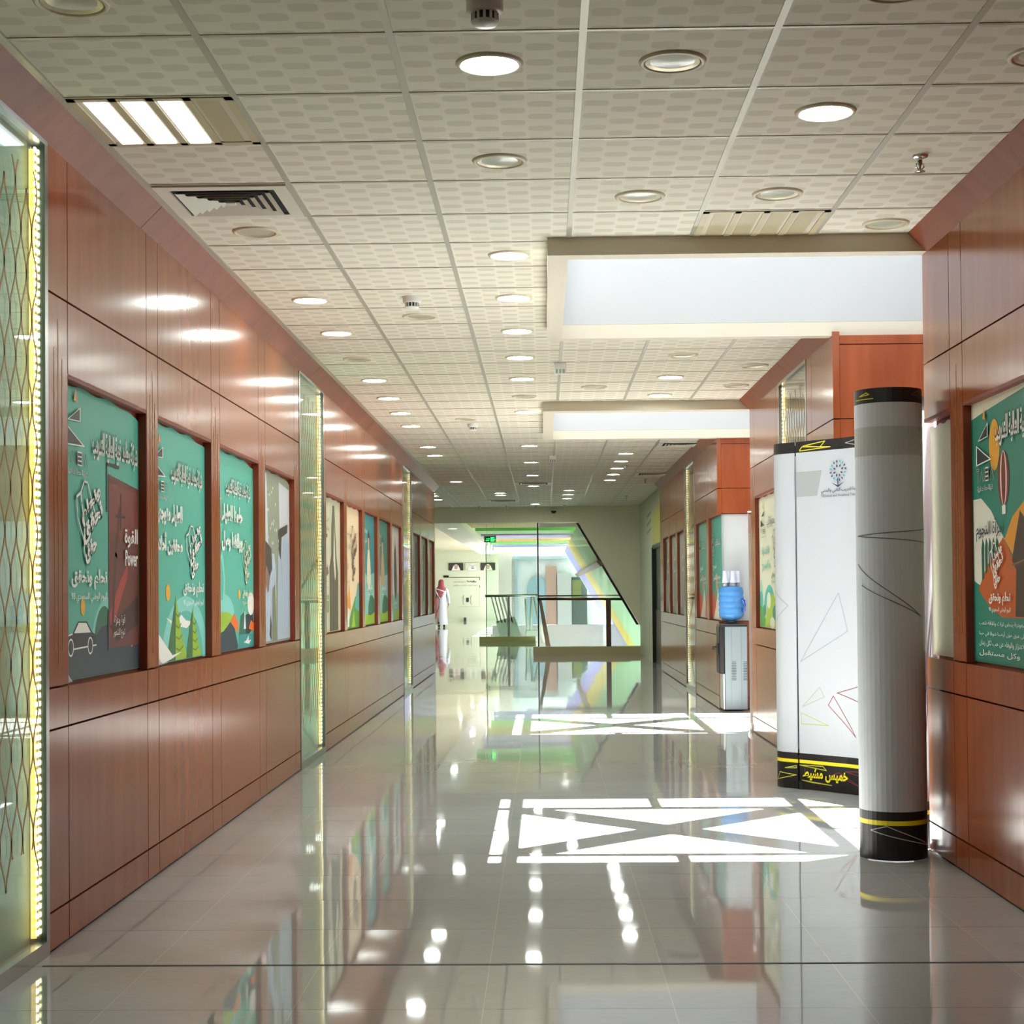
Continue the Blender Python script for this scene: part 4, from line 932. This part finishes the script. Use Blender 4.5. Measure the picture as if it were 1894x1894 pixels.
# roll-up banner in the second passage
Rb = thing('roll_up_banner', 'white roll up banner seen edge on past the cream poster', 'banner stand', (2.25, 14.76, 0))
b = MB(); b.bbox((-0.40, -0.06, 0), (0.40, 0.06, 0.07), 0.02, WHITE); b.build('base', Rb)
b = MB(); b.box((-0.385, -0.004, 0.07), (0.39, 0.0, 1.98), ink((226, 226, 222))); b.box((-0.385, -0.0045, 1.80), (0.39, -0.004, 1.98), ink((222, 196, 196))); b.build('sheet', Rb)
b = MB(); b.bbox((-0.39, -0.012, 1.975), (0.395, 0.012, 2.0), 0.004, STEEL); b.build('top_bar', Rb)
b = MB(); b.tube([(0, 0.03, 0.06), (0, 0.02, 1.98)], 0.01, STEEL, 8); b.build('pole', Rb)

# ------------------------------------------------------------------ far end: bulkhead, glass front, stair hall
YW = 32.8
mb = MB()
pts = [(-9, YW, 2.70), (0.706, YW, 2.70), (1.952, YW, 0.565), (1.952, YW, 0.0), (2.2, YW, 0.0), (2.2, YW, 3.08), (-9, YW, 3.08)]
mb.prism(pts, (0, 0.18, 0), mat('far_wall_plaster', (232, 227, 200), 0.6)); struct('wall_back', mb, 'plaster bulkhead and wall with a slanted edge round the stair opening')
# socket on the wall
b = MB(); b.bbox((1.36, YW-0.012, 1.54), (1.45, YW, 1.60), 0.003, WHITE); tag(b.build('wall_socket'), 'small switch plate on the far plaster wall', 'wall switch')
# stone curbs
STONE = mat('beige_stone_curb', (196, 180, 140), 0.25)
mb = MB(); mb.box((-0.24, 33.05, 0), (1.98, 33.45, 0.155), STONE); tag(mb.build('stone_curb'), 'beige stone curb under the brown railing', 'curb')
mb = MB(); mb.box((-1.70, 41.9, 0), (-0.24, 42.3, 0.13), STONE); tag(mb.build('stone_curb'), 'beige stone curb under the farther glass pane', 'curb')
# sloping striped wall of the stair hall
SG, SY, SP = mat('stripe_green', (164, 212, 160), 0.45), mat('stripe_yellow', (222, 206, 84), 0.45), mat('stripe_purple', (166, 164, 220), 0.45)
mb = MB()
tx, tz = 0.706, 2.70; bx_, bz = 1.952, 0.565; dx, dz = (bx_-tx), (bz-tz)
ex, ez = tx+dx*1.75, tz+dz*1.75
nx, nz = 0.12*(-dz)/math.hypot(dx, dz), 0.12*dx/math.hypot(dx, dz)
for y0, y1, m in ((32.99, 33.3, WHITE), (33.3, 42.7, SG), (42.7, 48.7, SY), (48.7, 55.6, SP), (55.6, 56.6, mat('frame_mint', (190, 226, 204), 0.4))):
    mb.prism([(tx, y0, tz), (ex, y0, ez), (ex+nx, y0, ez+nz), (tx+nx, y0, tz+nz)], (0, y1-y0, 0), m)
struct('wall_right', mb, 'slanted wall with green, yellow and purple stripes')
mb = MB(); qx, qz = tx+dx*0.36, tz+dz*0.36
mb.prism([(qx-0.03, 33.0, qz+0.0), (qx+0.06, 33.0, qz-0.10), (qx+0.0, 33.0, qz-0.14), (qx-0.09, 33.0, qz-0.04)], (0, 23.4, 0), mat('brown_rail', (112, 88, 70), 0.4)); tag(mb.build('wall_rail'), 'brown rail running across the striped slanted wall', 'rail')
# coloured beams over the stair hall, sky between the farther ones
OLV, GRN, PUR = mat('beam_olive', (150, 134, 36), 0.5), mat('beam_green', (104, 172, 76), 0.5), mat('beam_purple', (132, 126, 166), 0.5)
for i, (y0, y1, m, c) in enumerate(((33.3, 39.1, OLV, 'olive'), (41.0, 43.2, GRN, 'green'), (44.4, 47.4, PUR, 'purple'), (48.8, 50.4, OLV, 'olive'), (51.6, 53.0, GRN, 'green'), (54.4, 56, PUR, 'purple'))):
    mb = MB(); mb.box((-1.75, y0, 2.85), (0.95, y1, 3.05), m)
    tag(mb.build('ceiling_beam'), '%s painted ceiling beam, %s from the bulkhead' % (c, ORD[i]), 'beam', 'coloured beams of the stair hall')
mb = MB(); mb.box((-2.4, 33.0, 2.72), (-1.75, 60, 3.2), mat('white_fascia', (226, 222, 204), 0.6)); mb.box((-9, 33.0, 3.18), (-2.4, 76, 3.3), mat('hall_ceiling', (206, 196, 160), 0.7)); mb.box((-2.4, 60, 3.0), (-1.4, 76, 3.3), MATS['hall_ceiling'])
struct('ceiling', mb, 'cream ceiling of the far hall')
mb = MB(); mb.box((-1.75, 33.0, 3.06), (1.4, 46.5, 3.12), mat('white_ceiling_board', (226, 224, 212), 0.6)); struct('ceiling', mb, 'added white boards over the coloured beams')  # boards added to cut the daylight falling into the stair hall
for k, (x_, y_) in enumerate(((-3.6, 50), (-3.0, 57), (-3.4, 63), (-2.9, 64))):
    dup(DL, (x_, y_, 3.18), '%s lit downlight of the far hall ceiling' % ORD[k], 'far hall downlights')
for k, (x_, y_) in enumerate(((-2.05, 36.0), (-2.08, 46))):
    dup(DL, (x_, y_, 2.72), '%s lit downlight under the white fascia' % ORD[k], 'fascia downlights')
# walls of the hall and the stair void
mb = MB(); mb.box((-9, 73, -0.1), (-1.4, 73.2, 3.3), CREAMG); struct('wall_back', mb, 'pale green end wall of the far hall')
mb = MB(); mb.box((-9.2, 26, 0), (-9, 73.2, 3.3), CREAMG); mb.box((-9, 26.05, 0), (-1.98, 26.25, 3.08), CREAMG); struct('wall_left', mb, 'pale walls of the open hall')
mb = MB(); WW = mat('void_white', (190, 193, 195), 0.5)
mb.box((-1.62, 50, -3), (4.6, 50.2, 0.26), WW); mb.box((-1.62, 33.2, -3.1), (4.6, 56, -3), WW); mb.box((-0.2, 33.15, -3), (4.6, 33.25, -0.12), WW); mb.box((-1.7, 42.2, -3), (-1.62, 56, -0.12), WW); mb.box((4.6, 33, -3), (4.7, 57, 5), WW)
struct('wall_back', mb, 'white parapet and sides of the stair void')
FC = mat('facade_pale', (206, 210, 200), 0.5)
mb = MB(); mb.box((-1.62, 57, 0.0), (4.6, 57.2, 3.4), FC)
mb.box((-1.62, 56.8, -3), (-1.15, 57, 3.2), CREAM); mb.box((-1.05, 56.9, 0.0), (-0.95, 57, 2.6), mat('facade_line', (160, 176, 172), 0.4)); mb.box((-1.1, 56.85, 2.45), (2, 57, 2.55), MATS['facade_line'])
mb.box((0.05, 56.85, 0), (0.42, 57, 2.2), mat('facade_brown', (170, 140, 118), 0.5)); mb.box((0.45, 56.8, 0), (0.95, 57, 1.95), mat('facade_grey', (180, 182, 168), 0.5)); mb.box((0.95, 56.85, 0), (1.5, 57, 1.8), mat('facade_dark', (84, 96, 84), 0.5)); mb.box((0.98, 56.8, 1.0), (1.3, 56.85, 1.7), mat('facade_plant', (120, 124, 70), 0.6))
ar_ = [(-0.62, 56.9, 0.0)]+[(-0.25-0.37*math.cos(PI*k/16), 56.9, 1.35+0.5*math.sin(PI*k/16)) for k in range(17)]+[(0.12, 56.9, 0.0)]
mb.prism(ar_, (0, 0.08, 0), mat('arch_blue_grey', (146, 172, 172), 0.3))
struct('wall_back', mb, 'pale far facade with a blue grey arch seen through the glass')
# glass fronts
GP = thing('glass_railing', 'tall clear glass front with brown steel handrail and post', 'glass railing', (0.8, 33.2, 0.155))
b = MB(); b.prism([(-0.93, 0, 0.0), (1.19, 0, 0.0), (1.19, 0, 0.38), (-0.12, 0, 2.53), (-0.93, 0, 2.53)], (0, 0.012, 0), GLASS); b.build('glass_pane', GP)
BR = mat('brown_steel', (96, 74, 60), 0.18, 0.9)
b = MB(); b.tube([(-0.95, -0.06, 0.985), (0.84, -0.06, 0.965)], 0.028, BR, 12); b.box((-0.93, -0.02, 1.03), (0.80, 0.03, 1.06), CHROME); b.build('handrail', GP)
b = MB(); b.box((0.46, -0.09, 0), (0.56, -0.02, 0.96), BR); b.build('post', GP)
b = MB(); b.box((-0.945, -0.015, 0), (-0.915, 0.03, 2.55), mat('dark_edge', (60, 72, 66), 0.2, 0.5)); b.build('edge_profile', GP)
b = MB(); b.box((-0.92, -0.02, 2.46), (-0.1, 0.04, 2.545), CHROME); b.build('top_rail', GP)
b = MB(); b.prism([(-0.14, -0.03, 2.54), (-0.06, -0.03, 2.54), (1.16, -0.03, 0.44), (1.08, -0.03, 0.44)], (0, 0.05, 0), mat('dark_bronze_edge', (66, 52, 44), 0.15, 0.9)); b.build('slanted_edge', GP)
GQ = thing('glass_railing', 'farther clear glass front with steel handrail on stone curb', 'glass railing', (-0.85, 42.1, 0.13))
b = MB(); b.box((-0.67, 0, 0), (0.65, 0.012, 2.5), GLASST); b.build('glass_pane', GQ)
b = MB(); b.tube([(-0.70, -0.05, 1.06), (0.66, -0.05, 1.07)], 0.032, STEEL, 12); b.build('handrail', GQ)
b = MB(); b.box((-0.12, -0.05, 0), (-0.06, 0.0, 1.05), STEEL); b.build('post', GQ)
b = MB(); b.box((-0.68, -0.01, 0), (-0.66, 0.02, 2.5), mat('green_glass_edge', (120, 150, 136), 0.2)); b.build('edge_profile', GQ)
# slanted stair balustrade seen through the glass
SB = thing('stair_balustrade', 'pale slanted stair balustrade behind the farther glass', 'stair balustrade', (-1.25, 44.5, -0.1))
PG = mat('pale_steel', (196, 204, 194), 0.3, 0.2)
for k in range(5):
    b = MB(); b.prism([(-0.25+0.1*k, 0, 1.3), (-0.21+0.1*k, 0, 1.3), (-0.02+0.1*k, 0, 0.55), (-0.06+0.1*k, 0, 0.55)], (0, 0.05, 0), PG); b.build('bar', SB)
b = MB(); b.prism([(-0.10, 0, 0.58), (0.42, 0, 0.72), (0.72, 0, -0.2), (0.10, 0, -0.2)], (0, 0.06, 0), mat('perforated_plate', (176, 186, 174), 0.35)); b.build('plate', SB)
ST = thing('support_strut', 'white slanted steel struts standing behind the farther glass', 'steel strut', (-0.45, 44.0, -0.1))
for p0, p1, nm in (((0.0, 0, 0.1), (-0.08, 0, 1.2), 'strut'), ((0.06, 0, 0.1), (0.09, 0, 1.3), 'strut'), ((0.42, 0, 0.0), (0.14, 0, 1.3), 'strut')):
    b = MB(); b.tube([p0, p1], [0.05, 0.02], WHITE, 8); b.build(nm, ST)
b = MB(); b.bbox((-0.08, -0.05, -0.1), (0.28, 0.05, 0.35), 0.02, WHITE); b.build('base_block', ST)
b = MB(); b.prism([(-0.13, 33.9, 1.15), (-0.07, 33.9, 1.15), (0.20, 33.9, -0.3), (0.08, 33.9, -0.3)], (0, 0.08, 0), mat('tan_strut', (176, 140, 116), 0.4)); tag(b.build('support_strut'), 'tan slanted strut behind the glass near its dark edge', 'steel strut')
# exit sign
X = thing('exit_sign', 'green running figure exit sign hanging before the glass front', 'exit sign', (-1.24, 37.0, 2.50))
b = MB(); b.bbox((-0.14, -0.02, -0.075), (0.14, 0.02, 0.09), 0.006, WHITE); b.build('housing', X)
b = MB(); b.box((-0.125, -0.023, -0.06), (0.125, -0.02, 0.072), mat('sign_dark_green', (6, 40, 18), 0.3, emit=0.6, ecol=(6, 60, 24))); b.build('face', X)
GL = mat('sign_lit_green', (60, 240, 110), 0.4, emit=3, ecol=(40, 235, 100))
b = MB()
def q2(pts): b.prism([(x_, -0.025, z_) for x_, z_ in pts], (0, 0.002, 0), GL)
q2([(0.015, -0.045), (0.06, -0.045), (0.06, 0.05), (0.015, 0.05)]); q2([(0.07, 0.0), (0.095, 0.02), (0.115, 0.0), (0.095, -0.025)]); q2([(0.065, 0.05), (0.10, 0.05), (0.1, 0.035), (0.065, 0.03)]); q2([(0.065, -0.045), (0.09, -0.045), (0.1, -0.03), (0.065, -0.02)])
q2([(-0.09, 0.006), (-0.03, 0.006), (-0.03, 0.016), (-0.09, 0.016)]); q2([(-0.03, -0.005), (-0.005, 0.011), (-0.03, 0.027)]); q2([(-0.1, -0.03), (-0.02, -0.03), (-0.02, -0.022), (-0.1, -0.022)])
b.build('pictogram', X)
for s_ in (-0.08, 0.08):
    b = MB(); b.tube([(s_, 0, 0.09), (s_, 0, 0.36)], 0.003, STEEL, 6); b.build('hanger', X)
# portraits and marks on the end wall
for k, (x_, sk, hd, lab) in enumerate(((-4.0, (206, 150, 124), (232, 224, 216), 'dark framed portrait of a man in a white headdress, alone at the hall side'), (-3.25, (170, 176, 160), (222, 224, 212), 'pale sketched portrait between two dark portraits'), (-2.55, (206, 164, 124), (236, 228, 204), 'dark portrait partly hidden by the glass front'))):
    o = thing('portrait', lab, 'portrait', (x_, 72.98, 2.46), 'portraits on the end wall')
    b = MB(); b.box((-0.33, -0.03, -0.17), (0.33, 0, 0.17), ink((58, 52, 46)) if k != 1 else ink((196, 200, 176))); b.build('backing', o)
    A_ = Art(lambda u, v, kk: (u, -0.031-kk*0.0008, v)); A_.poly(hd, [(-.2, -.165), (-.15, -.04), (-.11, .06), (0, .11), (.11, .06), (.15, -.04), (.2, -.165)]); A_.ell(sk, 0, -.03, .08, .07); A_.rect((40, 36, 34) if k != 1 else (150, 150, 130), -.11, .03, .11, .055); A_.rect((110, 74, 60), -.05, -.1, .05, -.08); A_.mb.build('picture', o)
o = thing('wall_graphic', 'thin line frame and lettering printed on the end wall', 'wall graphic', (-3.55, 72.99, 0))
A_ = Art(lambda u, v, kk: (u, -0.004-kk*0.0008, v)); G1 = (116, 120, 92)
A_.line(G1, [(-.75, 1.97), (.62, 1.97), (.62, 1.85)], .03); A_.line(G1, [(.62, 1.6), (.62, 1.5)], .03); A_.text(DRK, 'رؤيتنا', .05, 1.74, .42, .10, .03); A_.text(G1, 'رسالتنا وأهدافنا', -.55, 1.74, .55, .08, .0); A_.text(G1, 'نحو تدريب متميز ومنافس', -.6, 1.58, 1.1, .07)
A_.line(G1, [(-.1, .75), (-.14, .8), (-.14, 1.1), (-.1, 1.15)], .02); A_.line(G1, [(.25, .75), (.21, .8), (.21, 1.1), (.25, 1.15)], .02); A_.rect(DRK, .0, .86, .12, 1.05); A_.line((186, 188, 150), [(-.4, .65), (.6, .65), (.6, 1.4)], .015)
A_.mb.build('print', o)
o = thing('floor_box', 'small dark box on the floor by the end wall', 'box', (-3.6, 72.8, 0)); b = MB(); b.bbox((-0.06, -0.06, 0), (0.06, 0.06, 0.16), 0.01, mat('dark_box', (60, 62, 56), 0.5)); b.build('body', o)
o = thing('wall_sign', 'little dark wall sign behind the walking man', 'sign', (-4.45, 72.98, 2.02)); b = MB(); b.box((-.12, -.02, -.05), (.12, 0, .05), BLACK); b.build('plate', o)

# ------------------------------------------------------------------ walking person
PX, PY = -3.86, 60.2
SKIN = mat('skin', (150, 104, 80), 0.5)
man = thing('person', 'person walking away in white robe and red checked headscarf', 'person', (PX, PY, 0))
def body():
    V, E, Rr = [], [], []
    def v(p, r, par=None):
        V.append(p); Rr.append(r); i = len(V)-1
        if par is not None: E.append((par, i))
        return i
    pel = v((0, 0, 0.95), 0.13); sp = v((0, -0.01, 1.15), 0.125, pel); ch = v((0, -0.01, 1.34), 0.15, sp); nk = v((0, 0.0, 1.50), 0.055, ch); jaw = v((0, 0.03, 1.58), 0.075, nk); hd = v((0, 0.03, 1.66), 0.092, jaw); tp = v((0, 0.02, 1.74), 0.06, hd)
    v((0, 0.135, 1.63), 0.014, v((0, 0.115, 1.65), 0.02, hd))
    for s in (-1, 1):
        sh = v((s*0.18, -0.01, 1.41), 0.07, ch); el = v((s*0.25, -0.05, 1.14), 0.042, sh); wr = v((s*0.27, 0.03 if s > 0 else -0.02, 0.90), 0.028, el); pm = v((s*0.272, 0.045 if s > 0 else -0.01, 0.84), 0.034, wr)
        for k in range(4):
            y_ = (0.045 if s > 0 else -0.01)+(k-1.5)*0.019; L_ = (0.07, 0.082, 0.076, 0.058)[k]
            a_ = v((s*0.270, y_, 0.80), 0.0095, pm); c_ = v((s*0.262, y_+0.004, 0.80-L_*.55), 0.009, a_); v((s*0.245, y_+0.008, 0.80-L_*.95), 0.008, c_)
        th = v((s*0.262, (0.085 if s > 0 else 0.03), 0.83), 0.011, wr); v((s*0.25, (0.10 if s > 0 else 0.045), 0.79), 0.009, th)
        fwd = 0.17 if s > 0 else -0.22
        hp = v((s*0.09, 0, 0.90), 0.095, pel); kn = v((s*0.09, fwd*0.6+0.03, 0.50), 0.06, hp); an = v((s*0.09, fwd, 0.10 if s > 0 else 0.16), 0.04, kn); v((s*0.09, fwd+0.10, 0.05), 0.035, an)
    me = bpy.data.meshes.new('body'); me.from_pydata(V, E, []); ob = bpy.data.objects.new('body', me); COL.objects.link(ob); ob.parent = man
    me.materials.append(SKIN)
    md = ob.modifiers.new('s', 'SKIN'); ob.modifiers.new('u', 'SUBSURF').levels = 1
    ob.modifiers['u'].render_levels = 1
    for i, d_ in enumerate(me.skin_vertices[0].data): d_.radius = (Rr[i], Rr[i]); d_.use_root = (i == 0)
    return ob
body()
THOBE = mat('white_thobe', (196, 200, 208), 0.7)
b = MB(); rings = []
for z, rx, ry, cy in ((0.10, 0.235, 0.27, 0.0), (0.35, 0.21, 0.23, 0.0), (0.65, 0.195, 0.19, 0.0), (0.95, 0.19, 0.165, 0.0), (1.15, 0.19, 0.155, -0.01), (1.32, 0.215, 0.155, -0.01), (1.42, 0.20, 0.12, -0.01), (1.48, 0.12, 0.085, 0.0), (1.53, 0.075, 0.075, 0.0)):
    rings.append([(rx*math.cos(2*PI*i/28)*(1+0.03*math.sin(9*2*PI*i/28)*(1.2-z)), cy+ry*math.sin(2*PI*i/28)*(1+0.03*math.cos(7*2*PI*i/28)*(1.2-z)), z) for i in range(28)])
b.loft(rings, THOBE, cap=False, smooth=True)
for s in (-1, 1): b.tube([(s*0.15, -0.01, 1.42), (s*0.21, -0.02, 1.34), (s*0.255, -0.05, 1.14), (s*0.275, 0.01 if s > 0 else -0.03, 0.96), (s*0.277, 0.025 if s > 0 else -0.022, 0.90)], [0.075, 0.078, 0.065, 0.055, 0.05], THOBE, 14, cap=False)
b.build('robe', man)
SH = mat('red_checked_cloth', (176, 70, 86), 0.8); q = NT(SH); bs = SH.node_tree.nodes['Principled BSDF']
ck = q.n('ShaderNodeTexChecker'); ck.inputs['Scale'].default_value = 55; ck.inputs[1].default_value = L3((118, 20, 38)); ck.inputs[2].default_value = L3((176, 96, 108)); g_ = q.n('ShaderNodeTexCoord'); q.l(g_.outputs['Object'], ck.inputs[0]); q.l(ck.outputs[0], bs.inputs['Base Color'])
b = MB(); rings = []
for z, rx, ry, cy, sk in ((1.79, 0.02, 0.02, 0.01, 0), (1.77, 0.07, 0.08, 0.015, 0), (1.71, 0.105, 0.118, 0.02, 0), (1.62, 0.11, 0.12, 0.01, 0), (1.52, 0.125, 0.12, -0.02, 0), (1.44, 0.20, 0.14, -0.03, 0.0), (1.34, 0.20, 0.155, -0.04, 0.03), (1.20, 0.14, 0.15, -0.05, 0.05), (1.08, 0.08, 0.14, -0.055, 0.02)):
    rings.append([(rx*math.cos(math.radians(120+300*i/23))+sk*-0.9, cy+ry*math.sin(math.radians(120+300*i/23)), z) for i in range(24)])
b.loft(rings, SH, cap=False, closed=False, smooth=True); b.build('headscarf', man)
b = MB(); WB = mat('white_scarf_border', (226, 214, 218), 0.8)
b.tube([(0.20, -0.16, 1.30), (0.02, -0.205, 1.37), (-0.16, -0.19, 1.42), (-0.20, -0.14, 1.44)], 0.02, WB, 8); b.tube([(0.17, -0.20, 1.26), (0.06, -0.22, 1.14), (-0.05, -0.21, 1.06)], 0.012, WB, 8); b.tube([(-0.20, -0.17, 1.38), (-0.12, -0.21, 1.2), (-0.05, -0.21, 1.06)], 0.022, WB, 8)
b.build('scarf_border', man)
for s in (-1, 1):
    fwd = 0.17 if s > 0 else -0.22; b = MB(); zz = 0 if s > 0 else 0.03; rg = []
    for t_, w_, h_ in ((-0.07, 0.03, 0.05), (-0.05, 0.042, 0.08), (0.02, 0.042, 0.09), (0.10, 0.05, 0.06), (0.17, 0.045, 0.045), (0.20, 0.02, 0.03)):
        lift = (0.12 if s < 0 and t_ < 0.05 else 0.04 if s < 0 and t_ < 0.12 else 0)
        rg.append([(s*0.09+w_*math.cos(2*PI*i/12), fwd+t_, lift+max(0.004, h_/2+h_/2*math.sin(2*PI*i/12))) for i in range(12)])
    b.loft(rg, BLACK, cap=True, smooth=True); b.build('shoe', man)
BG = thing('shoulder_bag', 'long red bag with dark straps hanging beside the walking person', 'bag', (PX-0.19, PY-0.36, 0.33))
RED = mat('red_bag_cloth', (128, 14, 14), 0.6)
b = MB(); b.loft([[(rx*math.cos(2*PI*i/16), ry*math.sin(2*PI*i/16), z) for i in range(16)] for z, rx, ry in ((-0.03, 0.012, 0.02), (0.05, 0.035, 0.05), (0.12, 0.06, 0.10), (0.5, 0.075, 0.13), (0.72, 0.07, 0.12), (0.78, 0.05, 0.09))], RED, smooth=True); b.build('body', BG)
b = MB(); b.tube([(0.0, -0.03, 0.76), (0.05, -0.04, 0.86), (0.11, -0.06, 0.84), (0.15, -0.08, 0.70), (0.13, -0.09, 0.45), (0.06, -0.08, 0.22)], 0.012, BLACK, 8); b.build('strap', BG)
